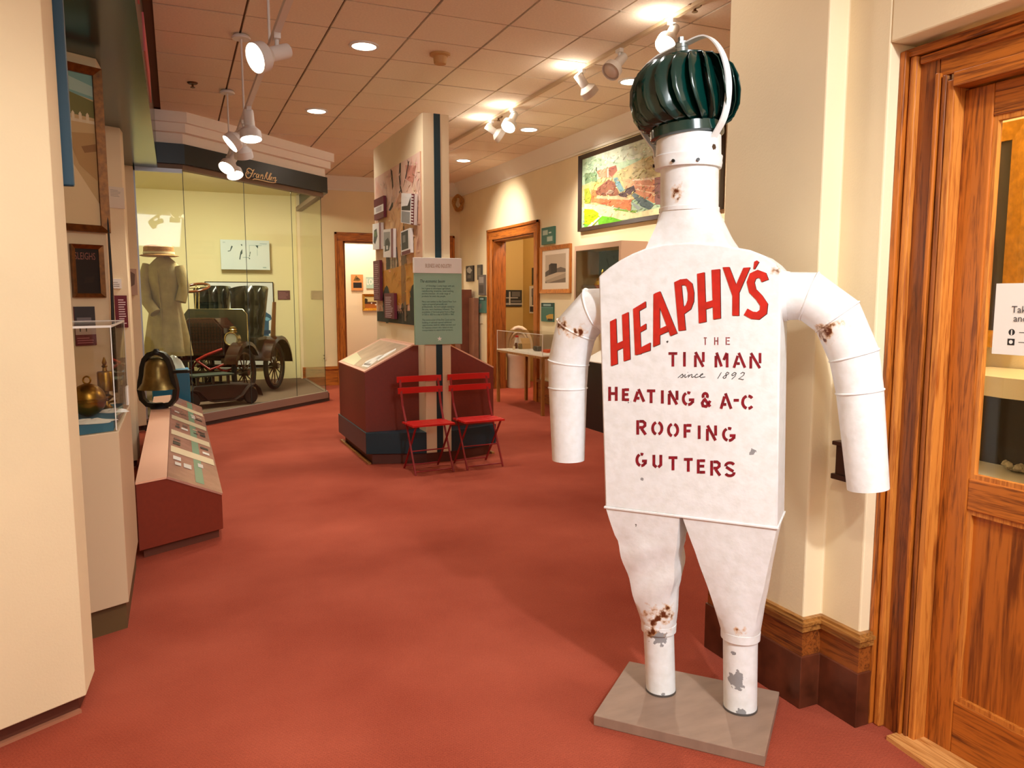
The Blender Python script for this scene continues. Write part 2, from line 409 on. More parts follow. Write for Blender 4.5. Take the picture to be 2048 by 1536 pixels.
for y in (10.45, 12.07): MB().box(4.95, 5.17, y, y+.03, 0, 2.52).build('jamb', DOAKZ, d2)
MB().box(4.95, 5.17, 10.45, 12.1, 2.49, 2.52).build('jamb_head', DOAKY, d2)
# crown mouldings
m = MB(); m.box(4.93, 4.95, 2.7, 13.75, 3.42, 3.45); m.prism([(4.95, 2.7, 3.45), (4.92, 2.7, 3.45), (4.80, 2.7, CEIL), (4.95, 2.7, CEIL)], [(4.95, 13.75, 3.45), (4.92, 13.75, 3.45), (4.80, 13.75, CEIL), (4.95, 13.75, CEIL)])
structure(m, 'trim_1', WHITE, 'white crown moulding along the right wall', 'moulding')
m = MB(); m.box(1.98, 4.95, 13.73, 13.75, 3.42, 3.45); m.prism([(1.98, 13.75, 3.45), (1.98, 13.72, 3.45), (1.98, 13.60, CEIL), (1.98, 13.75, CEIL)], [(4.9, 13.75, 3.45), (4.9, 13.72, 3.45), (4.9, 13.60, CEIL), (4.9, 13.75, CEIL)])
structure(m, 'trim_2', WHITE, 'white crown moulding along the back wall', 'moulding')
m = MB(); m.box(2.0, 2.61, 13.72, 13.75, 0, .29); m.box(2.0, 2.61, 13.70, 13.75, .29, .34); structure(m, 'baseboard_back', OAKX, 'oak baseboard between the glass case and back doorway', 'baseboard')
m = MB(); m.box(4.92, 4.95, 2.7, 10.28, 0, .30); m.box(4.90, 4.95, 2.7, 10.28, .3, .34); m.box(4.92, 4.95, 12.28, 13.75, 0, .30); m.box(4.90, 4.95, 12.28, 13.75, .3, .34)
structure(m, 'baseboard_right', DOAKY, 'brown oak baseboard along the right wall', 'baseboard')
# rooms seen through the two doorways
BRIGHT = pmat('pale_cream_paint', (240, 226, 198), .7)
m = MB(); m.box(1.5, 6.5, 15.5, 15.6, 0, CEIL); m.box(1.4, 1.5, 13.95, 15.6, 0, CEIL); structure(m, 'wall_far', BRIGHT, 'pale wall of the room beyond the back doorway', 'wall')
TAN = pmat('tan_room_paint', (206, 176, 110), .7)
m = MB(); m.box(5.16, 6.2, 13.3, 13.4, 0, 3.2); m.box(6.05, 6.2, 9.5, 13.3, 0, 3.2); m.box(5.16, 6.2, 9.4, 9.5, 0, 3.2); m.box(5.16, 6.2, 9.4, 13.4, 3.2, 3.3)
structure(m, 'wall_side_room', TAN, 'tan walls of the side room beyond the right doorway', 'wall')
def point(name, loc, power, col=WARM, r=.1):
    d = bpy.data.lights.new(name, 'POINT'); d.energy = power; d.color = col; d.shadow_soft_size = r
    o = bpy.data.objects.new(name, d); COL.objects.link(o); o.location = loc; return o
point('back_room_lamp', (3.3, 14.6, 3.2), 75); point('side_room_lamp', (5.6, 11.2, 2.9), 40)

# near right wall: stepped pier and oak door in its niche
m = MB(); m.plan([(2.12, 2.63), (2.12, 2.10), (2.21, 2.10), (2.21, 1.92), (2.5, 1.92), (2.5, 2.5), (4.95, 2.5), (4.95, 2.63)], 0, CEIL)
m.box(2.21, 2.5, -4, 1.92, 2.39, CEIL); m.box(2.21, 2.5, -4, .60, 0, 2.39)
structure(m, 'wall_near_right', CREAM, 'stepped cream pier and wall around the near oak door', 'wall', bevel=.006)
bb = thing('baseboard_near_right', 'brown marble and oak baseboard wrapping the stepped pier', 'baseboard', (2.12, 2.1, 0), kind='structure')
def offs(d): return [(2.12-d, 2.63+d), (2.12-d, 2.10-d), (2.21-d, 2.10-d), (2.21-d, 1.92-d), (2.254, 1.92-d), (2.254, 1.925), (2.22, 1.925), (2.22, 2.105), (2.13, 2.105), (2.13, 2.63+d)]
MB().plan(offs(.022), 0, .205).build('marble_base', MARBLE, bb, bevel=.003)
MB().plan(offs(.014), .205, .305).build('oak_board', DOAKY, bb)
m = MB(); m.plan(offs(.026), .305, .33); m.plan(offs(.034), .33, .342); m.plan(offs(.02), .342, .352); m.build('oak_cap', wood('cap_oak', (110, 66, 26), (170, 116, 56), 'y'), bb)

dr = thing('door_3', 'oak door with large glass pane and lower panel, in oak casing', 'door', (2.35, 1.25, 0), kind='structure')
YL, YR = 1.742, .80       # far and near door edge
LIT_OAK = wood('light_oak', (156, 80, 26), (208, 130, 54), 'z')  # paler oak on strips facing the light, their brightness put into the colour
MB().box(2.295, 2.31, 1.80, 1.870, 0, 2.34).build('casing_board', DOAKZ, dr)
MB().box(2.255, 2.31, 1.898, 1.919, 0, 2.365).build('casing_back_band', OAKZ, dr, bevel=.004); MB().box(2.272, 2.31, 1.868, 1.893, 0, 2.345).build('casing_moulding', LIT_OAK, dr, bevel=.006)
MB().box(2.278, 2.31, 1.788, 1.802, 0, 2.27).build('casing_bead', OAKZ, dr, bevel=.004); MB().box(2.287, 2.31, 1.768, 1.782, 0, 2.26).build('casing_bead', DOAKZ, dr, bevel=.004)
MB().box(2.292, 2.41, 1.742, 1.766, 0, 2.24).build('jamb', LIT_OAK, dr, bevel=.003); MB().box(2.31, 2.41, 1.766, 1.917, 0, 2.36).build('jamb_core', DOAKZ, dr)
m = MB(); m.box(2.295, 2.31, .65, 1.797, 2.26, 2.365); m.box(2.272, 2.31, .62, 1.917, 2.345, 2.372); m.box(2.282, 2.31, .65, 1.862, 2.315, 2.34); m.build('casing_head', OAKY, dr, bevel=.003)
m = MB(); m.box(2.285, 2.41, .79, 1.742, 2.215, 2.26); m.build('jamb_head', OAKY, dr, bevel=.003)
m = MB(); m.box(2.275, 2.41, .62, .78, 0, 2.365); m.build('casing_side', OAKZ, dr)
m = MB(); m.box(2.345, 2.39, 1.645, YL, .01, 2.21); m.build('stile', OAKZ, dr, bevel=.004)
m = MB(); m.box(2.345, 2.39, YR, .90, .01, 2.21); m.build('stile', OAKZ, dr, bevel=.004)
for a, b in ((.01, .20), (.86, .965), (2.11, 2.21)):
    m = MB(); m.box(2.347, 2.388, .90, 1.645, a, b); m.build('rail', OAKY, dr, bevel=.004)
m = MB()
for z0, z1 in ((.20, .86), (.965, 2.11)):
    m.box(2.352, 2.372, 1.63, 1.645, z0, z1); m.box(2.352, 2.372, .90, .915, z0, z1); m.box(2.352, 2.372, .915, 1.63, z0, z0+.015); m.box(2.352, 2.372, .915, 1.63, z1-.015, z1)
m.build('bead_moulding', wood('light_oak', (156, 80, 26), (208, 130, 54), 'z'), dr)
m = MB(); m.box(2.366, 2.378, .915, 1.63, .21, .855); m.build('lower_panel', wood('figured_oak', (112, 54, 14), (186, 104, 34), 'z', .55), dr)
m = MB(); m.box(2.368, 2.374, .915, 1.63, .975, 2.10); m.build('pane', GLASS, dr)
m = MB(); m.box(2.10, 2.42, .62, 1.80, 0, .014); m.plan([(2.11, .6), (2.23, 1.80), (2.42, 1.80), (2.42, .6)], 0, .016); m.v = m.v[8:]; m.f = [[i-8 for i in f] for f in m.f[6:]]; m.m = m.m[6:]
structure(m, 'trim_3', wood('worn_oak', (176, 112, 52), (222, 164, 98), 'y'), 'worn oak threshold board under the near door', 'threshold')
# vestibule behind the door
m = MB(); m.box(3.4, 3.5, -1, 2.5, 0, CEIL); m.box(2.5, 3.5, -1.1, -1, 0, CEIL); structure(m, 'wall_vestibule', CREAM, 'cream wall of the room behind the oak door', 'wall')
point('vestibule_lamp', (2.8, 1.2, 3.2), 45)
O = V((3.37, 2.47, 1.36))
picture('gilt_framed_portrait', 'dark portrait in a wide gilded frame seen through the door pane', 'painting', (3.395, 2.47, 1.33), (0, -1, 0), .28, .98,
        [((58, 50, 40), [(0, 0), (1, 0), (1, 1), (0, 1)]), ((40, 33, 27), [(.1, 0), (.75, 0), (.7, .4), (.5, .55), (.3, .4)])], (60, 52, 42), (-1, 0, 0), .015, (.075, GOLD, .05))
vc = thing('vestibule_display_case', 'cream display cabinet with dark glazed top behind the door pane', 'display case', (3.1, 1.6, 0))
m = MB(); m.plan([(2.75, -.2), (2.75, 1.9), (2.95, 2.35), (3.38, 2.35), (3.38, -.2)], 0, .80); m.build('cabinet', CREAM, vc)
m = MB(); m.plan([(2.78, -.2), (2.78, 1.88), (2.98, 2.32), (3.38, 2.32), (3.38, -.2)], .80, .83); m.build('ledge', WHITE, vc)
m = MB(); m.plan([(3.25, -.2), (3.25, 2.3), (3.38, 2.3), (3.38, -.2)], .83, 1.16); m.build('dark_backing', pmat('dark_brown_felt', (54, 46, 40), .9), vc)
m = MB(); m.plan([(2.95, -.2), (2.95, 1.95), (3.02, 2.3), (3.38, 2.3), (3.38, -.2)], 1.16, 1.24); m.build('top', CREAM, vc)
LACE = pmat('cream_lace', (206, 196, 176), .8, noise=.3, nscale=70, bump=1, bscale=60)
m = MB()
for k in range(14):
    a = random.uniform(0, 6.28); r = random.uniform(0, .05)
    m.lathe([(.004, 0), (.018, .006), (.012, .02), (.003, .026)], (3.16+r*math.cos(a)*.6, 2.0+r*math.sin(a)*1.6, .831+random.uniform(0, .02)), 8)
solo(m, 'lace_collar', LACE, 'crumpled cream lace collar in the case behind the door', 'lace', smooth=60)
m = MB(); m.lathe([(.005, 0), (.055, .015), (.07, .045), (.05, .08), (.01, .095)], (3.14, 1.83, .831), 16)
solo(m, 'white_bonnet', pmat('white_cotton', (232, 230, 224), .9, bump=.6, bscale=60), 'rounded white cotton bonnet in the case behind the door', 'bonnet', smooth=60)
nt_ = thing('door_notice', 'white paper notice taped inside the oak door pane', 'notice', (2.366, 1.5, 1.38))
m = MB(); m.box(2.362, 2.366, 1.33, 1.607, 1.375, 1.595); m.build('paper', PAPER, nt_)
text('Take your', .030, (2.362, 1.553, 1.505), (0, -1, 0), (-1, 0, 0), ink((70, 60, 66)), nt_)
text('and share', .030, (2.362, 1.545, 1.478), (0, -1, 0), (-1, 0, 0), ink((70, 60, 66)), nt_)
m = MB(planexf((2.3618, 1.548, 1.445), (0, -1, 0), (0, 0, 1), (-1, 0, 0))); m.flat([(.010*math.cos(a*.4), .010*math.sin(a*.4), 0) for a in range(16)], ink((30, 28, 28))); m.flat([(x, y, .0004) for x, y in ((-.002, -.009), (.002, -.009), (.002, .007), (-.002, .007))], PAPER); m.build('round_icon', None, nt_)
m = MB(planexf((2.3618, 1.548, 1.415), (0, -1, 0), (0, 0, 1), (-1, 0, 0))); m.box(-.011, .011, -.010, .010, 0, .0003, ink((30, 28, 28))); m.flat([(.006*math.cos(a*.4), .006*math.sin(a*.4), .0008) for a in range(16)], PAPER); m.build('square_icon', None, nt_)
m = MB(planexf((2.3618, 1.525, 1.43), (0, -1, 0), (0, 0, 1), (-1, 0, 0))); m.box(0, .06, .014, .016, 0, .0003); m.box(0, .06, -.016, -.014, 0, .0003); m.build('rule', ink((60, 60, 60)), nt_)
# bronze box on the pier behind the figure's right arm
bx_ = thing('wall_bracket', 'dark bronze latch box fixed to the stepped pier behind the white arm', 'door holder', (2.2, 2.0, .9))
m = MB(); m.box(2.175, 2.21, 1.955, 2.035, .90, 1.02); m.build('body', pmat('dark_bronze', (66, 36, 20), .35, metal=.5), bx_, bevel=.004)
for z0, z1 in ((.895, .915), (1.02, 1.035)): MB().box(2.165, 2.21, 1.945, 2.045, z0, z1).build('rim', pmat('dark_bronze', (66, 36, 20), .35, metal=.5), bx_, bevel=.003)

# ================================================================== TIN MAN
TM = V((1.763, 2.224, 0)); TR = V((.656, -.755, 0)); TB = V((.755, .656, 0))
def tl(p): return TM+TR*p.x+TB*p.y+V((0, 0, p.z))        # local: x right, y back, z up
def tpx(x, y, w=-.11):
    p = onp(x, y, TM+TB*w, TB); return ((p-TM).dot(TR), p.z)
def tw(x, y, w=-.11):
    u, z = tpx(x, y, w); return tl(V((u, w, z)))
bd = thing('base_board', 'grey-brown square wooden base board under the white tin figure', 'base', (1.75, 2.2, 0))
c0, c1 = V((1.329, 2.295, 0)), V((1.725, 1.848, 0)); R_ = (c1-c0).normalized(); B_ = V((-R_.y, R_.x, 0))
q = [c0, c1, c1+B_*.46, c0+B_*.46]
MB().prism([p for p in q], [p+V((0, 0, .04)) for p in q]).build('board', pmat('worn_wood_base', (150, 124, 106), .6, noise=.12, nscale=7, stretch=(1, 3, 1)), bd, bevel=.003)
tm = thing('tin_man', 'tall white sheet-metal figure with turbine head and red painted lettering', 'sculpture', TM+V((0, 0, .04)))
rust_leg = [(tw(1310, 1240, -.06), .030), (tw(1325, 1225, -.06), .022), (tw(1302, 1262, -.06), .018), (tw(1338, 1232, -.06), .018)]
T_BODY = tin('tin_white_body', [(tw(1556, 540, -.11), .012)], [(tw(1505, 905), .010), (tw(1284, 958), .006)])
T_LEGL = tin('tin_white_left_leg', rust_leg, [(tw(1316, 1276, -.06), .030), (tw(1338, 1312, -.06), .013), (tw(1328, 1388, -.06), .012)])
T_LEGR = tin('tin_white_right_leg', [(tw(1481, 1262, -.065), .010)], [(tw(1472, 1360, -.065), .030), (tw(1500, 1392, -.065), .014), (tw(1484, 1430, -.065), .020), (tw(1465, 1308, -.065), .010), (tw(1503, 1352, -.065), .010)])
T_ARMR = tin('tin_white_right_arm', [(tw(1640, 668, -.05), .020), (tw(1655, 660, -.06), .020), (tw(1672, 652, -.06), .018), (tw(1687, 645, -.06), .014), (tw(1648, 680, -.05), .010)])
T_ARML = tin('tin_white_left_arm', [(tw(x, y, -.07), .015) for x, y in ((1112, 640), (1120, 648), (1130, 655), (1140, 660), (1152, 664), (1162, 667), (1108, 632))], [(tw(1150, 745, -.07), .006), (tw(1135, 835, -.06), .004)])
T_NECK = tin('tin_white_neck', [(tw(1352, 382, -.1), .016), (tw(1356, 398, -.1), .008), (tw(1349, 370, -.1), .006)])
arch = [tpx(*p) for p in [(1197, 553), (1218, 535), (1240, 520), (1265, 507), (1290, 497), (1330, 488), (1380, 485), (1440, 489), (1500, 500), (1530, 512), (1550, 527), (1562, 540)]]
outl = [(-.362, .771), (.253, .771)]+[(u, z) for u, z in reversed(arch)]
m = MB(tl); m.prism([(u, .11, z) for u, z in reversed(outl)], [(u, -.11, z) for u, z in reversed(outl)]); m.build('torso', T_BODY, tm, smooth=25, bevel=.006)
# seam flange at the hips and along the arch
m = MB(tl); m.box(-.366, .257, -.114, .114, .766, .774); m.build('hip_seam', T_BODY, tm, bevel=.002)
N = 40
def rectring(u0, u1, w0, w1, z, n=N):
    out = []; cu, cw = (u0+u1)/2, (w0+w1)/2
    for j in range(n):
        a = 2*math.pi*j/n; c, s_ = math.cos(a), math.sin(a); k = 1/max(abs(c), abs(s_))
        out.append(V((cu+c*k*(u1-u0)/2, cw+s_*k*(w1-w0)/2, z)))
    return out
def circring(u, w, z, r, n=N): return [V((u+r*math.cos(2*math.pi*j/n), w+r*math.sin(2*math.pi*j/n), z)) for j in range(n)]
def loft(a, b, k, dent=0, seed=0):
    r = random.Random(seed); out = []
    for i in range(k+1):
        t = i/k; ring = [p.lerp(q, t) for p, q in zip(a, b)]
        if dent and 0 < t < 1:
            f = math.sin(math.pi*t)
            for j, p in enumerate(ring):
                d = math.sin(j*.9+t*11)*.4+math.sin(j*.37+t*17+1)*.6
                c = V(((a[0].x+a[N//2].x)/2*(1-t)+(b[0].x+b[N//2].x)/2*t, 0, p.z)); ring[j] = p+(c-p)*(dent*f*d*(1 if t > .25 else .2))
        out.append(ring)
    return out
for nm, u0, u1, cu, r, mt, dent, zb in (('l', -.360, -.082, -.176, .060, T_LEGL, .10, .30), ('r', -.072, .251, .128, .064, T_LEGR, .015, .33)):
    m = MB(tl); m.rings(loft(rectring(u0, u1, -.108, .108, .768), circring(cu, 0, zb, r+.004), 22, dent, 3)); leg = m.build('leg', mt, tm, smooth=38)
    m = MB(tl); fu = -.162 if nm == 'l' else .136
    m.rings([circring(cu, 0, zb+.012, r+.007), circring(cu, 0, zb-.018, r+.006), circring(cu, 0, zb-.02, r-.002), circring(fu, 0, .041, r-.004)]); m.build('foot_pipe', mt, leg, smooth=50)
    m = MB(tl); m.rings([circring(fu, 0, .0405, r-.002), circring(fu, 0, .048, r-.002)]); m.build('foot_ring', pmat('bare_zinc', (120, 118, 116), .4, metal=.8), leg, smooth=50)
for nm, P, Rr, mt in (('l', [(-.36, 1.50), (-.455, 1.505), (-.525, 1.43), (-.556, 1.30), (-.558, 1.20), (-.553, .912)], [.088, .086, .083, .079, .075, .064], T_ARML),
                      ('r', [(.22, 1.556), (.315, 1.556), (.405, 1.487), (.462, 1.36), (.485, 1.24), (.526, .912)], [.083, .084, .082, .079, .074, .066], T_ARMR)):
    m = MB(tl); pts = [V((u, 0, z)) for u, z in P]
    m.tube(pts, Rr, 32); arm = m.build('arm', mt, tm, smooth=28)
    for k in range(1, 5):
        t = ((pts[k]-pts[k-1]).normalized()+(pts[k+1]-pts[k]).normalized()).normalized()
        s_ = MB(tl); a = V((0, 1, 0)); b = t.cross(a); n = 32; ring = []
        for q in range(n):
            g = 2*math.pi*q/n; d = a*math.cos(g)+b*math.sin(g); ring.append([pts[k]+d*(Rr[k]+o1)+t*o2 for o1, o2 in ((-.003, -.006), (.0035, -.0015), (.0035, .0015), (-.003, .006))])
        s_.rings(ring, closed=True); s_.build('seam', mt, arm, smooth=50)
    if nm == 'r':
        s_ = MB(tl); s_.tube([pts[0]-V((.001, 0, 0)), pts[0]+V((.03, 0, 0))], [.090, .084], 32); s_.build('collar', mt, arm, smooth=40)
# neck
NU = -.100
m = MB(tl); m.rings(loft(rectring(-.232, .072, -.104, .104, 1.715), circring(NU, 0, 1.862, .102), 8)); m.build('neck_cone', T_NECK, tm, smooth=35)
m = MB(tl); m.rings([circring(NU, 0, 1.855, .106), circring(NU, 0, 1.868, .106), circring(NU, 0, 1.87, .102), circring(NU-.003, 0, 2.025, .101)]); m.build('neck_pipe', T_NECK, tm, smooth=40)
NC = NU-.008
m = MB(tl); m.rings([circring(NC, 0, 2.005, .116), circring(NC, 0, 2.022, .119), circring(NC, 0, 2.03, .118), circring(NC, 0, 2.045, .1195), circring(NC, 0, 2.05, .114), circring(NC, 0, 2.115, .112)]); m.build('neck_collar', T_NECK, tm, smooth=30)
for a in (-.2, .5, -1.2):
    m = MB(tl); d = V((math.sin(a), -math.cos(a), 0)); p = V((NC, 0, 2.018)); m.cyl(p+d*.114, p+d*.124, .006, n=8); m.build('screw', BLACK, tm)
# turbine head
GT = pmat('dark_green_enamel', (4, 50, 44), .18, coat=.5)
hd = V((NC-.018, 0, 2.255)); tilt = Matrix.Rotation(math.radians(-5), 3, 'Y')
def hl(p): return tl(hd+tilt @ p)
m = MB(hl); m.lathe([(.118, -.145), (.128, -.140), (.128, -.108), (.120, -.104), (.104, -.10), (.104, -.145)], n=40); turb = m.build('turbine_base_ring', GT, tm, smooth=40)
prof = [(.120, -.112), (.158, -.092), (.180, -.055), (.187, -.01), (.183, .038), (.165, .082), (.132, .113), (.085, .130), (.055, .134)]
NV = 20
vane_me = None
for k in range(NV):
    f0 = 2*math.pi*k/NV; pts = []; nt_r = len(prof); cols = 7
    for i, (r, z) in enumerate(prof):
        t = i/(nt_r-1)
        for j in range(cols):
            s_ = j/(cols-1); a = f0+.34*(2*t-1)**2+s_*.50; rr = r*(1.0-.30*s_**1.3)+(.006 if j == 0 else 0)
            pts.append(V((rr*math.cos(a), rr*math.sin(a), z)))
    fc = [(i*cols+j, i*cols+j+1, (i+1)*cols+j+1, (i+1)*cols+j) for i in range(nt_r-1) for j in range(cols-1)]
    m = MB(hl); m.add(pts, fc); o = m.build('vane', GT, turb, smooth=60)
    md = o.modifiers.new('thick', 'SOLIDIFY'); md.thickness = .003
m = MB(hl); m.lathe([(.005, .148), (.06, .142), (.095, .130), (.095, .122), (.01, .122)], n=32); m.build('turbine_cap', GT, tm, smooth=40)
m = MB(hl); m.lathe([(.03, .14), (.03, .150), (.022, .152), (.024, .165), (.022, .168), (.024, .18), (.018, .182)], n=20); m.build('axle_spring', pmat('galvanised', (150, 160, 160), .35, metal=.8), tm, smooth=40)
th = math.radians(24); ax = V((math.cos(th), -math.sin(th), 0)); sd = V((math.sin(th), math.cos(th), 0))
hw = [(-.118, -.205), (-.122, -.165), (-.150, -.140), (-.195, -.08), (-.222, -.01), (-.222, .075), (-.195, .125), (-.135, .160), (-.06, .175), (0, .180), (.06, .190), (.10, .182), (.15, .125), (.178, .045), (.182, -.03), (.168, -.10), (.135, -.145), (.120, -.165), (.118, -.205)]
# smooth the strap path
pp = [ax*a+V((0, 0, z)) for a, z in hw]
for _ in range(2):
    nq = [pp[0]]
    for a, b in zip(pp, pp[1:]): nq += [a.lerp(b, .25), a.lerp(b, .75)]
    pp = nq+[pp[-1]]
m = MB(lambda p: tl(hd+p)); rg = []
for i, p in enumerate(pp):
    t = (pp[min(i+1, len(pp)-1)]-pp[max(i-1, 0)]).normalized(); nn = t.cross(sd).normalized()
    rg.append([p+sd*.016+nn*.0025, p-sd*.016+nn*.0025, p-sd*.016-nn*.0025, p+sd*.016-nn*.0025])
m.rings(rg); m.build('strap', T_NECK, tm, smooth=40)
m = MB(hl); m.cyl((0, 0, .165), (0, 0, .205), .011, n=6); m.cyl((0, 0, .178), (0, 0, .188), .020, n=6); m.build('top_bolt', pmat('galvanised', (150, 160, 160), .35, metal=.8), tm)
for sgn in (-1, 1):
    m = MB(lambda p: tl(hd+p)); p = ax*(.116*sgn)+V((0, 0, -.19)); m.cyl(p, p+ax*sgn*.014, .011, n=6); m.build('strap_bolt', pmat('rusty_bolt', (96, 74, 58), .5, metal=.6), tm)
# ---- lettering on the torso (traced on the front plane)
def fp(p):  # photo pixel of the lettering crop -> torso front
    u, z = tpx(1180+p.x/2.845, 480+p.y/2.845); return tl(V((u, -.1112-p.z, z)))
RED = pmat('red_sign_paint', (196, 34, 22), .4, noise=.15, nscale=30); DRED = pmat('stencil_red_paint', (134, 16, 34), .45, noise=.35, nscale=60)
INK = pmat('black_sign_paint', (24, 20, 20), .5)
SH = (3.5, 2.0)
heaphys = {'H': [[(115, 463), (149, 446), (158, 704), (120, 717)], [(183, 426), (220, 409), (230, 678), (193, 690)], [(150, 590), (190, 572), (191, 612), (153, 630)]],
 'E': [[(246, 392), (280, 376), (292, 648), (257, 654)], [(246, 392), (318, 348), (319, 382), (280, 404)], [(284, 497), (320, 474), (321, 506), (286, 525)], [(288, 612), (345, 582), (344, 628), (262, 655)]],
 'A': [[(362, 308), (397, 293), (398, 592), (360, 608)], [(368, 304), (400, 291), (497, 530), (458, 546)], [(396, 505), (436, 487), (446, 520), (396, 542)]],
 'P': [[(480, 240), (518, 222), (545, 512), (505, 517)]],
 'H2': [[(610, 192), (652, 183), (662, 465), (620, 473)], [(692, 170), (740, 165), (744, 445), (702, 452)], [(655, 355), (700, 342), (701, 380), (657, 395)]],
 'Y': [[(755, 155), (793, 153), (838, 270), (825, 318), (811, 318)], [(873, 158), (912, 155), (849, 300), (812, 318), (818, 285)], [(811, 300), (849, 290), (848, 430), (810, 430)]],
 'mark': [[(935, 123), (950, 116), (962, 125), (938, 165), (930, 165)]]}
curves = {'P': ([(512, 242), (545, 238), (566, 256), (575, 300), (574, 345), (560, 382), (524, 408)], 35), 'S': ([(996, 232), (985, 203), (955, 192), (927, 205), (914, 240), (925, 288), (963, 328), (990, 368), (986, 408), (956, 431), (922, 428), (886, 408)], 42)}
for nm in ('H', 'E', 'A', 'P', 'H2', 'Y', 'mark', 'S'):
    for off, dx, mt, part in ((0, SH, INK, 0), (.0006, (0, 0), RED, 1)):
        if part == 0: m = MB(fp)
        for i, poly in enumerate(heaphys.get(nm, [])): m.flat([(x+dx[0], y+dx[1], off+i*.00008) for x, y in poly], mt)
        if nm in curves:
            pts, w = curves[nm]; k = len(m.v); m.stroke([(x+dx[0], y+dx[1]) for x, y in pts], w, mt)
            if part:
                m.v[k:] = [v-TB*.0008 for v in m.v[k:]]
    m.build('painted_letter', None, tm)
def arc(cx, cy, rx, ry, a0, a1, n=8): return [(cx+rx*math.cos(math.radians(a0+(a1-a0)*i/n)), cy+ry*math.sin(math.radians(a0+(a1-a0)*i/n))) for i in range(n+1)]
GL = {'T': [[(0, .9), (1, .9)], [(.5, .80), (.5, 0)]], 'H': [[(.1, 1), (.1, 0)], [(.9, 1), (.9, 0)], [(.25, .52), (.75, .52)]],
 'E': [[(.14, 1), (.14, 0)], [(.32, .91), (.95, .91)], [(.32, .52), (.85, .52)], [(.32, .09), (.95, .09)]], 'I': [[(.5, 1), (.5, 0)]],
 'N': [[(.11, .78), (.11, 0)], [(.12, 1), (.88, .02)], [(.89, 1), (.89, .34)]], 'M': [[(.09, .78), (.09, 0)], [(.14, 1), (.5, .06)], [(.66, .5), (.88, .98)], [(.91, .95), (.91, 0)]],
 'A': [[(.06, 0), (.36, .8)], [(.44, 1), (.93, 0)], [(.28, .28), (.52, .28)]], 'F': [[(.14, 1), (.14, 0)], [(.34, .91), (.95, .91)], [(.34, .5), (.82, .5)]],
 'G': [arc(.55, .5, .45, .42, 65, 100, 3), arc(.55, .5, .45, .42, 115, 255), arc(.55, .5, .45, .42, 270, 330, 4), [(.62, .42), (.98, .42), (.96, .2)]],
 'C': [arc(.55, .5, .45, .42, 40, 85, 4), arc(.55, .5, .45, .42, 105, 255), arc(.55, .5, .45, .42, 275, 320, 4)],
 'O': [arc(.5, .5, .42, .42, 105, 255), arc(.5, .5, .42, .42, -75, 75)],
 'R': [[(.13, 1), (.13, 0)], [(.3, .92), (.65, .92), (.85, .8), (.85, .62), (.65, .5), (.3, .5)], [(.5, .42), (.93, 0)]],
 'U': [[(.12, 1), (.12, .25), (.4, .07)], [(.88, 1), (.88, .25), (.6, .07)]],
 'S': [arc(.5, .74, .38, .2, 20, 190), [(.16, .66), (.5, .5), (.82, .36)], arc(.5, .27, .38, .2, 10, -165)],
 '&': [arc(.42, .77, .22, .18, -40, 220), [(.3, .62), (.9, .05)], [(.3, .5), (.12, .3), (.2, .1), (.5, .06), (.75, .25), (.9, .45)]], '-': [[(0, .5), (1, .5)]]}
def word(chars, mt, sw, conv=lambda a: a):
    for c, x0, x1, y0, y1 in chars:
        m = MB(fp); x0, y0 = conv((x0, y0)); x1, y1 = conv((x1, y1))
        for st in GL[c]: m.stroke([(x0+u*(x1-x0), y1-v*(y1-y0)) for u, v in st], sw, mt)
        m.build('stencil_letter', None, tm)
z7 = lambda p: ((1320+p[0]/9.31-1180)*2.845, (690+p[1]/9.31-480)*2.845)
word([('T', 160, 325, 130, 400), ('I', 430, 485, 130, 400), ('N', 640, 830, 130, 410), ('M', 1020, 1275, 140, 415), ('A', 1365, 1600, 145, 422), ('N', 1668, 1888, 148, 436)], DRED, 15, z7)
word([('T', 648, 665, 552, 597), ('H', 708, 730, 553, 597), ('E', 772, 798, 552, 597)], DRED, 5)
word([('H', 108, 155, 835, 915), ('E', 185, 225, 845, 915), ('A', 250, 312, 848, 920), ('T', 325, 372, 850, 928), ('I', 405, 420, 855, 930), ('N', 445, 502, 857, 937), ('G', 525, 587, 862, 943), ('&', 632, 690, 868, 952), ('A', 742, 808, 872, 960), ('-', 818, 848, 905, 918), ('C', 862, 930, 880, 965)], DRED, 16)
word([('R', 265, 322, 1025, 1107), ('O', 352, 415, 1030, 1112), ('O', 442, 505, 1040, 1122), ('F', 535, 580, 1047, 1125), ('I', 612, 632, 1055, 1132), ('N', 662, 722, 1055, 1142), ('G', 753, 822, 1065, 1147)], DRED, 16)
word([('G', 262, 318, 1212, 1290), ('U', 358, 410, 1222, 1298), ('T', 448, 498, 1230, 1310), ('T', 535, 585, 1240, 1318), ('E', 610, 658, 1248, 1328), ('R', 685, 745, 1255, 1340), ('S', 765, 828, 1262, 1347)], DRED, 16)
m = MB(fp)
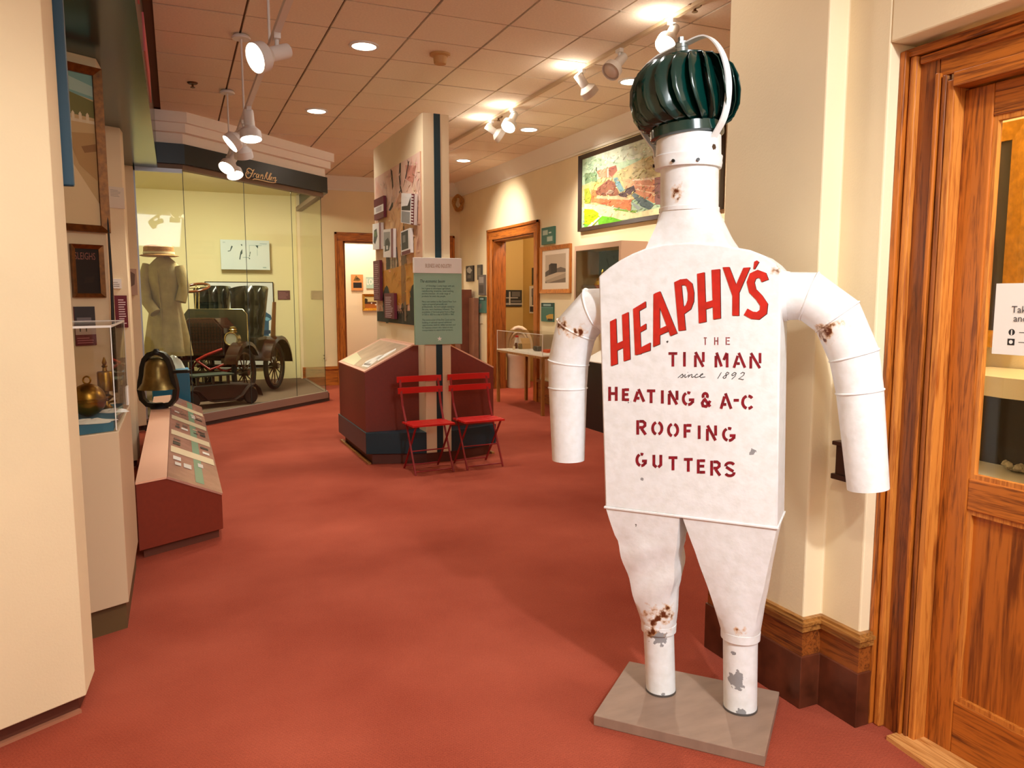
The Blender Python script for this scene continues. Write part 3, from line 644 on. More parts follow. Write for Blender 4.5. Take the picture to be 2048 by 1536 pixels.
for st in ([(335, 610), (420, 540), (435, 575), (415, 604), (385, 604)], [(415, 604), (475, 545), (462, 595), (480, 604), (545, 550), (530, 604)], [(535, 590), (580, 548), (600, 550), (590, 595), (605, 604), (640, 580)],
           [(705, 550), (690, 540), (660, 565), (650, 595), (675, 606), (720, 590), (765, 565), (800, 545), (795, 530), (765, 545), (745, 585), (765, 606), (845, 592)], [(515, 512), (525, 508)],
           [(1145, 508), (1075, 625)], [(1290, 520), (1255, 505), (1225, 535), (1240, 565), (1225, 610), (1190, 622), (1175, 600), (1200, 575), (1250, 555), (1285, 530)],
           [(1420, 520), (1385, 510), (1340, 545), (1345, 570), (1380, 560), (1425, 525), (1400, 580), (1335, 638)], [(1500, 535), (1540, 507), (1575, 520), (1560, 560), (1465, 630), (1500, 632), (1540, 645), (1560, 635)]):
    m.stroke([z7(p) for p in st], 3.6, INK)
props(m.build('handwritten_script', None, tm), kind='stuff')

# ================================================================== CENTRE KIOSK
KX0, KX1, KY0, KY1 = 2.10, 2.35, 6.80, 8.65
ki = thing('display_kiosk', 'free-standing cream panel kiosk with red-brown slanted desks in mid room', 'display stand', (2.22, 7.7, 0))
m = MB(); m.box(KX0, KX1, KY0, KY1, .10, 3.2); m.build('panel', CREAM, ki, bevel=.004)
m = MB(); m.box(2.205, 2.265, KY0-.004, KY0+.01, .10, 3.2); m.build('stripe', TEAL, ki)
base = [(1.57, 8.3), (1.57, 6.98), (2.10, 6.79), (2.35, 6.79), (2.88, 6.98), (2.88, 8.3)]
toe = [(1.63, 8.25), (1.63, 7.0), (2.11, 6.83), (2.34, 6.83), (2.82, 7.0), (2.82, 8.25)]
MB().plan(toe, 0, .10).build('toe_kick', pmat('brown_rubber_base', (92, 44, 28), .6), ki)
for a, b in (((1.57, 8.3), (1.57, 6.98)), ((2.88, 6.98), (2.88, 8.3))):
    s_ = 1 if a[0] < 2 else -1
    MB().bar((a[0]-.02*s_+.05*s_, a[1], .008), (b[0]-.02*s_+.05*s_, b[1], .008), .03, .016).build('floor_trim', wood('cap_oak', (110, 66, 26), (170, 116, 56), 'y'), ki)
MB().plan([base[0], base[1], (2.10, 6.79), (2.10, 8.3)], .10, .30).build('plinth', TEAL, ki, bevel=.003)
MB().plan([(2.35, 8.3), (2.35, 6.79), base[4], base[5]], .10, .30).build('plinth', TEAL, ki, bevel=.003)
PRINT_TAN = pmat('desk_graphic_print', (206, 178, 150), .25, noise=.15, nscale=6)
for s_, xi, xo in ((1, 2.10, 1.58), (-1, 2.35, 2.87)):
    y0, y1 = 7.02, 8.25; xm = xi-.05*s_
    prof = [(xo, .30), (xi, .30), (xi, 1.10), (xm, 1.10), (xo, .86)]
    if s_ < 0: prof = list(reversed(prof))
    m = MB(); m.prism([(x, y0, z) for x, z in prof], [(x, y1, z) for x, z in prof]); dk = m.build('desk', BROWN, ki, bevel=.002)
    n = V((-.24*s_, 0, .47)).normalized(); a = V((xo, y0, .86)); b = V((xm, y0, 1.10)); c = V((xm, y1, 1.10)); d = V((xo, y1, .86)); e = n*.012
    MB().prism([a, b, c, d] if s_ > 0 else [d, c, b, a], [p+e for p in ([a, b, c, d] if s_ > 0 else [d, c, b, a])]).build('desk_top', PINK, dk)
    g = [a.lerp(c, .06), b.lerp(d, .06), c.lerp(a, .06), d.lerp(b, .06)]; 
    if s_ < 0: g = list(reversed(g))
    m = MB(); m.flat([p+e+n*.0015 for p in g], PRINT_TAN)
    uu = (b-a); vv = (d-a)
    for c_, poly in (((214, 206, 160), [(.05, .45), (.28, .55), (.4, .95), (.05, .95)]), ((226, 220, 206), [(.12, .06), (.3, .12), (.55, .2), (.5, .3), (.25, .34), (.1, .25)]), ((240, 236, 226), [(.35, .1), (.75, .14), (.8, .2), (.4, .24)]), ((150, 120, 104), [(.18, .1), (.24, .12), (.2, .3), (.15, .26)]), ((244, 242, 236), [(.2, .22), (.3, .22), (.28, .27), (.21, .26)])):
        q = [a+uu*u+vv*v+e+n*.0025 for u, v in poly]
        m.flat(q if s_ > 0 else list(reversed(q)), ink(c_))
    m.build('graphic', None, dk)
    MB().prism([V((xm, y0, 1.10)), V((xi, y0, 1.10)), V((xi, y1, 1.10)), V((xm, y1, 1.10))] if s_ > 0 else [V((xi, y0, 1.10)), V((xm, y0, 1.10)), V((xm, y1, 1.10)), V((xi, y1, 1.10))],
               [V((xm, y0, 1.112)), V((xi, y0, 1.112)), V((xi, y1, 1.112)), V((xm, y1, 1.112))] if s_ > 0 else [V((xi, y0, 1.112)), V((xm, y0, 1.112)), V((xm, y1, 1.112)), V((xi, y1, 1.112))]).build('ledge', PINK, dk)
# mural print on the kiosk's left face: u from back (left) to front (right)
MX = KX0-.008
mshapes = [((214, 164, 132), rect(0, 0, 1, 1)), ((226, 190, 168), [(0, 1), (1, 1), (1, .72), (.6, .82), (.3, .7), (0, .8)]), ((218, 170, 120), [(.1, .75), (.9, .72), (.9, .35), (.1, .35)]),
   ((224, 178, 154), [(.05, .98), (.25, .86), (.18, .74), (0, .85)]), ((206, 140, 120), [(.72, .97), (.93, .93), (.86, .84), (.74, .88)]),
   ((60, 44, 34), [(.60, 1), (.63, 1), (.62, .86), (.66, .80), (.68, .55), (.66, .55), (.645, .80), (.60, .85), (.58, .93)]), ((60, 44, 34), [(.40, 1), (.44, .98), (.46, .88), (.43, .86), (.42, .94)]), ((60, 44, 34), [(.66, .84), (.74, .90), (.8, .98), (.78, .98), (.70, .88)]),
   ((50, 40, 34), [(.34, .74), (.43, .785), (.46, .80), (.44, .755), (.385, .735)]),
   ((118, 88, 62), [(.60, .50), (.66, .56), (.72, .50), (.72, .0), (.62, .0)]),
   ((34, 26, 22), [(0, 0), (1, 0), (1, .09), (0, .07)]),
   ((70, 58, 50), [(.26, .34), (.26, .47), (.33, .50), (.52, .49), (.55, .36), (.5, .34)]), ((196, 180, 156), [(.36, .36), (.36, .46), (.51, .465), (.51, .36)]), ((70, 58, 50), rect(.41, .36, .425, .46)), ((70, 58, 50), rect(.46, .36, .475, .46)),
   ((204, 138, 34), [(.18, .12), (.18, .35), (.95, .38), (.95, .16), (.7, .12)]), ((150, 100, 40), [(.60, .12), (.60, .37), (.70, .37), (.70, .12)]),
   ((24, 22, 24), [(.26+.10*math.cos(a*.5), .12+.13*math.sin(a*.5)) for a in range(13)]), ((150, 120, 90), [(.26+.05*math.cos(a*.5), .12+.065*math.sin(a*.5)) for a in range(13)]), ((24, 22, 24), [(.86+.09*math.cos(a*.5), .13+.12*math.sin(a*.5)) for a in range(13)]),
   ((60, 46, 36), rect(.6, 0, .64, .13)), ((120, 92, 70), rect(.66, .02, .70, .14))]
mural = picture('mural_print', 'sepia mural print with tree, birds and yellow car on kiosk side', 'poster', (KX0, 8.58, 1.29), (0, -1, 0), 1.73, 1.58, mshapes+dabs(mshapes, 420, 8, .022, .014, 11), (214, 164, 132), (-1, 0, 0), .01)
def card(name, label, y0, y1, z0, z1, shapes, back, tilt=0, d=.03):
    return picture(name, label, 'card', (MX-.010, y1, z0), (0, -1, 0), y1-y0, z1-z0, shapes, back, (-1, 0, 0), d, None, 'cards raised on the kiosk mural', tilt)
PH = (58, 56, 54); WHT = (236, 232, 226); MAR = (108, 26, 42)
card('maroon_card', 'maroon card with white middle band, topmost left on the mural', 8.06, 8.48, 2.40, 2.62, [(WHT, rect(0, .28, 1, .62)), ((190, 180, 180), rect(.2, .34, .8, .56))], MAR)
card('photo_card', 'tilted photo card with striped maroon edge at the mural upper right', 6.93, 7.38, 2.25, 2.53, [(PH, [(.05, .55), (.5, .6), (.72, .9), (.72, .45), (.05, .42)]), ((150, 150, 148), rect(.05, .02, .7, .4)), (MAR, rect(.78, 0, 1, 1))]+[(WHT, rect(.80, .05+k*.095, .95, .09+k*.095)) for k in range(10)], WHT, -8)
card('photo_card', 'photo card of foliage at the left edge of the mural', 8.19, 8.57, 2.08, 2.36, [(PH, [(.1, .3), (.3, .2), (.6, .5), (.5, .8), (.2, .75)]), ((90, 110, 70), rect(.2, .5, .5, .7)), ((130, 70, 78), rect(.78, 0, 1, 1))], WHT, -2)
card('photo_card', 'photo card of an early car below the maroon card', 7.69, 8.1, 1.97, 2.26, [((150, 150, 150), rect(.05, .4, .7, .9)), (PH, [(.15, .2), (.6, .25), (.7, .5), (.5, .7), (.2, .6)]), ((200, 200, 200), rect(.3, .28, .5, .42)), ((140, 80, 88), rect(.78, 0, 1, 1))], WHT, -3)
card('photo_card', 'dark photo card of two men right of the mural tree', 7.08, 7.4, 1.97, 2.2, [(PH, rect(.05, .2, .8, .95)), ((120, 116, 112), rect(.2, .5, .5, .8)), (MAR, rect(.05, 0, 1, .14))], WHT, 2)
card('maroon_text_card', 'tall maroon text card at the mural lower left edge', 8.28, 8.57, 1.52, 1.96, lines((190, 140, 150), .08, .9, .06, .94, 18, .3, 3), MAR)
card('maroon_text_card', 'maroon text card with white print at the mural bottom', 7.7, 8.1, 1.335, 1.6, lines((214, 190, 194), .12, .9, .05, .9, 12, .35, 4), MAR)
# business and industry sign
sg = thing('text_sign', 'pale green and white text sign headed Business and Industry on kiosk end', 'sign', (2.22, 6.78, 1.12))
m = MB(); m.box(1.995, 2.447, 6.755, 6.795, 1.122, 1.775); m.build('green_panel', GREENP, sg, bevel=.003)
m = MB(); m.box(1.99, 2.447, 6.752, 6.795, 1.775, 1.915); m.build('white_header', PAPER, sg, bevel=.003)
text('BUSINESS AND INDUSTRY', .05, (2.095, 6.752, 1.825), (1, 0, 0), (0, -1, 0), ink((166, 124, 76)), sg, width=.25)
text('The economic boom', .040, (2.04, 6.755, 1.69), (1, 0, 0), (0, -1, 0), ink((30, 50, 42)), sg, shear=.35, width=.235)
tx = ink((66, 92, 78))
para = [['        of Onondaga County began with salt,', 'but it grew to encompass agriculture,', 'manufacturing, breweries, metal working,', 'and the invention  of a wide range of', 'products for every day people.'],
        ['Many new settlers to the Central New York', 'region prospered personally and', 'professionally.  As more people moved to', 'the area, more businesses followed.  The', 'population of Syracuse grew from a village', 'of 250 in 1820 to a city of 32,000 in 1865.'],
        ['The construction of the Erie Canal and the', 'building of railroads opened additional', 'opportunities, both for skilled workers and', 'for business owners who relied on easy', 'transportation to export their products.']]
z = 1.653
for p in para:
    text('\n'.join(p), .0235, (2.06, 6.755, z), (1, 0, 0), (0, -1, 0), tx, sg, name='paragraph', squeeze=.78, line=1.0); z -= .0235*len(p)+.026
m = MB(planexf((2.225, 6.753, 1.175), (1, 0, 0), (0, 0, 1), (0, -1, 0))); m.flat([((.024 if k % 2 == 0 else .010)*math.sin(k*math.pi/5), (.024 if k % 2 == 0 else .010)*math.cos(k*math.pi/5), 0) for k in range(9, -1, -1)]); m.build('star', PAPER, sg)

# ---------------------------------------------------------------- red folding chairs
REDM = pmat('red_enamel', (206, 24, 18), .4); DREDM = pmat('dark_red_enamel', (140, 22, 24), .4)
def chair(label, loc, rz):
    t = thing('folding_chair', label, 'chair', loc, 'red folding bistro chairs'); c, s = math.cos(rz), math.sin(rz); L0 = V(loc)
    xf = lambda p: L0+V((p.x*c-p.y*s, p.x*s+p.y*c, p.z))
    for x in (-.185, .185):
        # back post running down to the front foot
        m = MB(xf); m.bar((x, .20, .84), (x, .13, .58), .020, .010, (0, 1, 0)); m.bar((x, .13, .58), (x*.97, .04, .41), .018, .010, (0, 1, 0)); m.bar((x*.97, .04, .41), (x*.97, -.17, .0), .014, .012, (0, 1, 0)); m.build('back_post', DREDM, t)
    for x in (-.165, .165):
        m = MB(xf); m.bar((x, -.15, .425), (x, .17, .0), .014, .012, (0, 1, 0)); m.build('leg', DREDM, t)
    for z, y in ((.815, .195), (.715, .168)):
        m = MB(xf); n = 8; f = []; b = []
        for i in range(n+1):
            x = -.215+.43*i/n; d = .018*(1-(2*i/n-1)**2)
            f.append((x, y+d-.012, z)); b.append((x, y+d, z))
        for i in range(n):
            p = [V(f[i]), V(f[i+1]), V(b[i+1]), V(b[i])]; m.prism([q-V((0, 0, .027)) for q in p], [q+V((0, 0, .027)) for q in p])
        m.build('back_slat', REDM, t)
    for k in range(5):
        m = MB(xf); y = -.17+k*.058; m.box(-.20, .20, y, y+.046, .428, .444); m.build('seat_slat', REDM, t)
    m = MB(xf); m.tube([(-.17, -.07, .435-.235), (.17, -.07, .2)], .006, 8); m.build('cross_bar', DREDM, t)
    m = MB(xf); m.tube([(-.165, .15, .03), (.165, .15, .03)], .006, 8); m.build('cross_bar', DREDM, t)
    m = MB(xf); m.tube([(-.18, -.155, .03), (.18, -.155, .03)], .006, 8); m.build('cross_bar', DREDM, t)
    return t
chair('red folding bistro chair at left, before the kiosk plinth', (2.03, 6.54, 0), math.radians(4))
chair('red folding bistro chair at right, before the kiosk plinth', (2.52, 6.56, 0), math.radians(4))

# ================================================================== LEFT DISPLAY BAYS
FD = V((-.857, -.515, 0)); FN = V((.515, -.857, 0))          # fin direction (to the left) and its facing normal
def fin(name, ex, ey, L, label, th_=.20, z0=0.0, z1=3.03):
    t = thing(name, label, 'partition', (ex, ey, 0), kind='structure')
    a = V((ex, ey, 0)); b = a+FD*L; c = b+V((0, th_, 0)); d = a+V((.012, th_, 0))
    MB().prism([p+V((0, 0, z0+.07)) for p in (b, a, d, c)], [p+V((0, 0, z1)) for p in (b, a, d, c)]).build('panel', CREAM, t, bevel=.004)
    a2 = a+V((-.03, .03, 0)); b2 = b+V((0, .04, 0)); d2_ = d+V((-.03, -.02, 0)); c2 = c
    MB().prism([b2, a2, d2_, c2], [p+V((0, 0, z0+.07)) for p in (b2, a2, d2_, c2)]).build('toe_kick', pmat('brown_rubber_base', (92, 44, 28), .6), t)
    MB().bar(b2+FN*.012+V((0, 0, .006)), a2+FN*.012+V((0, 0, .006)), .02, .012).build('floor_strip', pmat('floor_strip_tan', (170, 112, 84), .6), t)
    return t
fin('wall_partition_near', -.372, 3.13, 1.6, 'tall cream partition panel at the left foreground', .2, 0, CEIL)
fin('wall_partition_middle', -.384, 5.575, 1.3, 'cream partition panel holding the framed painting')
fin('wall_partition_rear', -.378, 7.70, 1.3, 'cream partition panel behind the reader rail with maroon text')
fin('wall_partition_end', -.372, 9.82, .9, 'narrow cream partition panel beside the glass car case', .06)
m = MB(); m.box(-3.0, -1.6, -4, 9.9, 0, CEIL); structure(m, 'wall_left', CREAM, 'cream wall behind the left display bays', 'wall')
# teal soffit
sf = thing('ceiling_soffit', 'dark teal soffit box running above the left display bays', 'soffit', (-.7, 6.5, 3.03), kind='structure')
m = MB(); m.box(-1.6, -.117, 3.36, 9.85, 3.03, CEIL); m.build('box', pmat('glossy_teal_panel', (12, 58, 60), .18), sf)
for y0, y1 in ((3.6, 5.0), (5.9, 7.4)):
    MB().box(-.12, -.108, y0, y1, 3.2, 3.45).build('pink_sign_strip', pmat('pink_sign', (214, 96, 104), .5), sf)
# teal hanging bar beside the near partition
m = MB(); m.box(-.40, -.328, 3.352, 3.382, 1.968, 3.6)
solo(m, 'teal_banner_pole', pmat('blue_teal_paint', (18, 62, 84), .4), 'dark blue-teal upright bar on the near partition edge', 'trim bar', bevel=.006)

def on_fin(x, y, ex, ey, off=.0):
    return onp(x, y, V((ex, ey, 0))+FN*off, FN)
def fin_pic(name, label, cat, ex, ey, pix, shapes, back, frame=None, depth=.012, extra_left=0):
    """pix = (x_right, y_top, y_bottom, width in m)"""
    xr, yt, yb, w = pix
    a = on_fin(xr, yt, ex, ey); b = on_fin(xr, yb, ex, ey); z0, z1 = b.z, a.z
    O = V((a.x, a.y, z0))+FD*w
    return picture(name, label, cat, O+FN*.001, -FD, w, z1-z0, shapes, back, FN, depth, frame)
E1 = (-.384, 5.575); E2 = (-.378, 7.70)
GILT = pmat('dark_gilt', (112, 66, 20), .35, metal=.6, noise=.35, nscale=30)
fin_pic('framed_painting', 'tall framed painting of a snowy field and picket fence', 'painting', *E1, (195, 141, 466, .45),
  [((206, 176, 124), rect(0, 0, 1, 1)), ((126, 170, 160), [(0, 1), (1, 1), (1, .84), (0, .9)]), ((170, 196, 180), [(.3, 1), (1, .93), (1, .86), (0, .92)]), ((118, 116, 62), [(0, .86), (.5, .88), (1, .83), (1, .72), (0, .74)]),
   ((222, 206, 168), rect(0, .68, 1, .70))]+[((226, 210, 172), [(k*.12+.02, .68), (k*.12+.07, .68), (k*.12+.07, .735), (k*.12+.045, .75), (k*.12+.02, .735)]) for k in range(8)]+
  [((186, 150, 96), [(.5, .6), (1, .62), (1, .3), (.7, .4)]), ((228, 206, 160), [(0, .5), (.6, .4), (1, .15), (1, 0), (0, 0)]), ((150, 110, 66), [(.75, .52), (1, .55), (1, .5), (.8, .48)])], (206, 176, 124), (.045, GILT, .05))
sl = fin_pic('sleighs_sign', 'black framed sign lettered SLEIGHS in a carved gilt frame', 'sign', *E1, (202, 491, 595, .195), [((22, 14, 12), rect(0, 0, 1, 1)), ((38, 26, 20), [(.3, .22), (.7, .25), (.8, .4), (.4, .36)])], (22, 14, 12), (.026, GILT, .03))
a = on_fin(190, 520, *E1); text('SLEIGHS', .062, V((a.x, a.y, a.z))+FD*.132+FN*.002, -FD, FN, ink((150, 96, 84)), sl, width=.125, off=.015)
fin_pic('photo_text_card', 'card with street photo above maroon caption under the SLEIGHS sign', 'card', *E1, (187, 613, 690, .125), [((58, 58, 64), rect(0, .55, 1, 1)), ((120, 116, 122), rect(.1, .6, .8, .72)), ((196, 176, 166), rect(0, .28, 1, .55)), ((60, 46, 40), rect(.2, .36, .26, .52)), ((60, 46, 40), rect(.5, .36, .56, .52)), (MAR, rect(0, 0, 1, .28))]+lines((190, 120, 130), .06, .9, .06, .24, 3), MAR)
# long black whip leaning on the partition edge
p0 = on_fin(208, 320, *E1, .02); p1 = on_fin(231, 785, *E1, .06)
m = MB(); q = [p0, p0.lerp(p1, .5)+FN*.02, p1]; m.tube(q, [.004, .008, .015], 8); solo(m, 'carriage_whip', BLACK, 'long thin black carriage whip leaning against the painting partition', 'whip', smooth=50)
fin_pic('white_notice', 'white sheet of small print high on the rear partition', 'notice', *E2, (246, 376, 418, .135), lines((170, 160, 150), .1, .8, .55, .9, 5), (226, 214, 196))
fin_pic('white_label', 'small white label card above the maroon text panel', 'label', *E2, (241, 558, 577, .08), lines((150, 140, 130), .1, .8, .2, .8, 3), WHT)
fin_pic('maroon_text_sign', 'maroon text sign with white print on the rear partition', 'sign', *E2, (252, 591, 655, .115), lines((232, 210, 212), .3, .9, .12, .92, 11, .4), MAR)
fin_pic('photo_plaque', 'brownish photo plaque on the narrow partition beside the glass case', 'plaque', -.372, 9.82, (268, 538, 590, .10), [((120, 96, 84), [(.2, .3), (.7, .4), (.8, .8), (.3, .9)])], (190, 160, 140), None, .05)
# pedestal with acrylic case
pd = thing('pedestal', 'beige display pedestal with dark toe kick in the first left bay', 'pedestal', (-.45, 4.4, 0))
BEIGE = pmat('beige_laminate', (198, 172, 140), .55)
PP = [(-.80, 3.60), (-.262, 3.875), (-.262, 4.85), (-.80, 4.60)]
MB().plan(PP, .135, .945).build('body', BEIGE, pd, bevel=.003)
MB().plan([(-.78, 3.66), (-.275, 3.905), (-.275, 4.80), (-.78, 4.55)], 0, .135).build('toe_kick', pmat('dark_olive_base', (92, 68, 36), .6), pd)
ac = thing('acrylic_cover', 'clear acrylic cover with frosted edges over the brass bells', 'display case', (-.45, 4.3, .945))
PQ = [(-.74, 3.645), (-.272, 3.885), (-.268, 4.80), (-.74, 4.56)]
for a, b in ((0, 1), (1, 2), (2, 3), (3, 0)):
    p, q = V((*PQ[a], 0)), V((*PQ[b], 0)); d = (q-p).normalized(); nn = V((d.y, -d.x, 0))*-.005
    MB().prism([p+V((0, 0, .946)), q+V((0, 0, .946)), q+nn+V((0, 0, .946)), p+nn+V((0, 0, .946))], [p+V((0, 0, 1.42)), q+V((0, 0, 1.42)), q+nn+V((0, 0, 1.42)), p+nn+V((0, 0, 1.42))]).build('side_pane', PLEXI, ac)
MB().plan(PQ, 1.42, 1.426).build('top_pane', PLEXI, ac)
EDGE = pmat('frosted_acrylic_edge', (232, 226, 220), .3)
m = MB()
for a, b in ((0, 1), (1, 2), (2, 3), (3, 0)): m.bar((*PQ[a], 1.423), (*PQ[b], 1.423), .006, .010)
m.build('top_edge', EDGE, ac)
for k in (1, 2): MB().bar((*PQ[k], .95), (*PQ[k], 1.42), .004).build('corner_edge', EDGE, ac)
MB().box(-.268, -.262, 4.70, 4.79, .96, 1.06).build('lock_plate', PAPER, ac)
MB().plan([(-.72, 3.67), (-.285, 3.90), (-.285, 4.60), (-.72, 4.43)], .946, .985).build('blue_deck', pmat('blue_cloth_deck', (52, 112, 140), .8), ac)
def brass_at(px, py, z): return gz(px, py, z)
# sleigh bell ball
c = brass_at(178, 832, .99)
bl = thing('brass_ball_bell', 'large round brass crotal bell with ring inside the acrylic cover', 'bell', (c.x, c.y, .99))
R = .078; m = MB(); m.lathe([(.004, 0)]+[(R*math.sin(a*math.pi/14), R-R*math.cos(a*math.pi/14)) for a in range(1, 14)]+[(.004, 2*R)], (c.x, c.y, .99), 32); ball = m.build('ball', BRASS, bl, smooth=60)
m = MB(); m.lathe([(R-.003, R-.008), (R+.006, R-.006), (R+.006, R+.006), (R-.003, R+.008)], (c.x, c.y, .99), 32, cap=False); m.build('rim', BRASS, ball, smooth=40)
m = MB(); m.tube([V((c.x, c.y, .99+2*R+.016))+RT*(.018*math.cos(a*.5236))+V((0, 0, .018*math.sin(a*.5236))) for a in range(12)], .004, 8, closed=True); m.build('ring', BRASS, bl, smooth=60)
c = gz(214, 817, .99)
bw = thing('brass_steam_whistle', 'upright brass steam whistle with finial inside the acrylic cover', 'whistle', (c.x, c.y, .99))
m = MB(); m.lathe([(.026, 0), (.030, .006), (.016, .02), (.012, .04), (.024, .05), (.034, .058), (.034, .066), (.014, .075), (.014, .088)], (c.x, c.y, .99), 24); m.build('stem', BRASS, bw, smooth=40)
m = MB(); m.lathe([(.034, .09), (.037, .092), (.037, .185), (.033, .19), (.012, .192), (.010, .21), (.016, .216), (.008, .224), (.012, .235), (.003, .262)], (c.x, c.y, .99), 24); m.build('bell_cylinder', BRASS, bw, smooth=40)
m = MB(); m.tube([(c.x, c.y, 1.02), V((c.x, c.y, 1.02))+RT*.05+V((0, 0, .01))], .006, 8); m.build('lever', BRASS, bw)
def cloth(name, label, c, rx, ry, h, mat, seed):
    r = random.Random(seed); n = 22; m = MB(); rings = []
    ph = [r.uniform(0, 6) for _ in range(5)]
    for k in range(7):
        t = k/6; rr = 1-t*.9; ring = []
        for j in range(n):
            a = 2*math.pi*j/n; w = 1+.12*math.sin(3*a+ph[0])+.10*math.sin(5*a+ph[1]+t*3); hh = h*(1-(1-t)**2)*(1+.35*math.sin(4*a+ph[2]+t*5)) if k else 0
            ring.append(V((c[0]+rx*rr*w*math.cos(a), c[1]+ry*rr*w*math.sin(a), c[2]+hh)))
        rings.append(ring)
    m.rings(rings); return solo(m, name, mat, label, 'cloth', smooth=70)
WCL = pmat('white_cotton', (232, 230, 224), .9, bump=.6, bscale=60)
c = gz(185, 842, .987); cloth('white_cloth', 'white folded cloth under the brass ball bell', (c.x, c.y-.02, .986), .10, .07, .012, WCL, 2)
c = gz(226, 825, .987); cloth('white_cloth', 'white folded cloth beside the brass steam whistle', (c.x, c.y+.05, .986), .07, .06, .012, WCL, 5)
# reader rail
rl = thing('reader_rail', 'low red-brown reader rail with slanted graphic top along left bays', 'display stand', (0, 7.1, 0))
def rail(y0, y1, prof, z0=None):
    # end faces parallel to the fins (slope .58 in y per x)
    f = lambda x, y, z: V((x, y+(x+.26)*.58, z))
    return [f(x, y0, z) for x, z in prof], [f(x, y1, z) for x, z in prof]
prof = [(-.26, .06), (.22, .06), (.22, .285), (-.097, .463), (-.26, .463)]
MB().prism(*rail(4.905, 9.2, prof)).build('body', BROWN, rl, bevel=.003)
MB().prism(*rail(4.95, 9.15, [(-.24, 0), (.195, 0), (.195, .06), (-.24, .06)])).build('toe_kick', pmat('brown_rubber_base', (92, 44, 28), .6), rl)
MB().prism(*rail(4.90, 9.2, [(-.262, .463), (-.097, .463), (-.093, .475), (-.262, .475)])).build('flat_top', PINK, rl)
sl_ = [(-.097, .463), (.22, .285), (.226, .295), (-.090, .475)]
MB().prism(*rail(4.90, 9.2, [sl_[1], sl_[2], sl_[3], sl_[0]])).build('slant_top', pmat('rail_graphic_print', (178, 128, 112), .18, noise=.12, nscale=9), rl)
m = MB(); nS = V((.178, 0, .317)).normalized()
def rp(u, v, k=1):   # u across slope 0..1, v along rail 0..1
    x = -.090+u*.316; y = 4.90+v*4.3; return V((x, y+(x+.26)*.58, .475-u*.18))+nS*.0012*k
def rq(c_, u0, v0, u1, v1, k=1): m.flat([rp(u0, v0, k), rp(u1, v0, k), rp(u1, v1, k), rp(u0, v1, k)], ink(c_, .25))
rq((128, 158, 132), .5, .02, .66, .98)
for v in (.20, .38, .58, .80): rq((232, 212, 178), .04, v, .96, v+.055, 2)
r = random.Random(4)
for v in (.1, .14, .28, .33, .48, .52, .7, .74):
    for u in (.1, .3, .55, .75):
        if r.random() < .75: rq(r.choice([(222, 214, 208), (120, 90, 84), (70, 60, 60), (200, 170, 150), (236, 230, 224)]), u+r.uniform(-.05, .05), v, u+.14, v+r.uniform(.012, .035), 3)
m.build('graphic', None, rl)
# locomotive bell on the rail
bz = .498; c = V((-.19, 8.2, bz))
lb = thing('locomotive_bell', 'bronze locomotive bell in a black iron yoke on the reader rail', 'bell', c)
BELLB = pmat('patinated_bronze', (128, 108, 62), .35, metal=.85, noise=.25, nscale=12)
m = MB(); m.lathe([(.185, .17), (.175, .185), (.145, .23), (.128, .30), (.118, .38), (.105, .43), (.07, .465), (.01, .475)], c, 36); m.build('bell', BELLB, lb, smooth=50)
yk = [(.0, 0), (.11, .015), (.16, .07), (.175, .16), (.165, .24), (.15, .30), (.14, .38), (.115, .455), (.07, .505), (0, .525)]
for s_ in (-1, 1):
    m = MB(); rg = []
    for i, (a, z) in enumerate(yk):
        p = c+RT*(a*s_)+V((0, 0, z)); q0 = yk[max(i-1, 0)]; q1 = yk[min(i+1, len(yk)-1)]
        t = (RT*((q1[0]-q0[0])*s_)+V((0, 0, q1[1]-q0[1]))).normalized(); nn = t.cross(fw0)*.022; ff = fw0*.03
        rg.append([p+nn+ff, p-nn+ff, p-nn-ff, p+nn-ff])
    m.rings(rg); m.build('yoke', BLACK, lb, smooth=40)
m = MB(); m.lathe([(.085, -.0225), (.085, -.01), (.04, .03)], c, 24); m.build('foot', BLACK, lb, smooth=40)
m = MB(); m.bar(c+RT*.13+V((0, 0, .335)), c+RT*.33-fw0*.04+V((0, 0, .345)), .05, .03); m.build('arm', BLACK, lb, bevel=.006)
m = MB(); m.lathe([(.05, .50), (.055, .52), (.03, .545), (.02, .56)], c, 16); m.build('crown_nut', BLACK, lb, smooth=40)

# ================================================================== GLASS CAR CASE
A0, A1, A2, A3 = V((-.40, 9.86, 0)), V((.144, 9.90, 0)), V((2.03, 11.68, 0)), V((2.03, 13.75, 0))
D2 = (A2-A1).normalized(); N2 = V((D2.y, -D2.x, 0))
PZ = .14
cs = thing('car_display_case', 'walk-in glass case with dark teal header lettered Franklin', 'display case', (.8, 12, 0))
YEL = pmat('case_yellow_paint', (228, 218, 172), .7)
plan = [(-.40, 9.83), (.155, 9.86), (2.08, 11.67), (2.08, 13.9), (-1.4, 13.9), (-1.4, 9.83)]
MB().plan(plan, .0, PZ-.02).build('plinth', pmat('dark_plinth', (60, 44, 40), .6), cs)
MB().plan([(-.40, 9.86), (.144, 9.90), (2.03, 11.68), (2.03, 13.9), (-1.4, 13.9), (-1.4, 9.86)], PZ-.02, PZ).build('deck', pmat('brown_deck_carpet', (104, 82, 64), .9, noise=.1, nscale=50), cs)
def seg(p, q, z0, z1, th_, mat, name, off=0, bevel=0):
    d = (q-p).normalized(); nn = V((d.y, -d.x, 0)); a = p+nn*off; b = q+nn*off; c = q+nn*(off-th_); e = p+nn*(off-th_); k = V((0, 0, 1))
    return MB().prism([x+k*z0 for x in (a, b, c, e)][::-1], [x+k*z1 for x in (a, b, c, e)][::-1]).build(name, mat, cs, bevel=bevel)
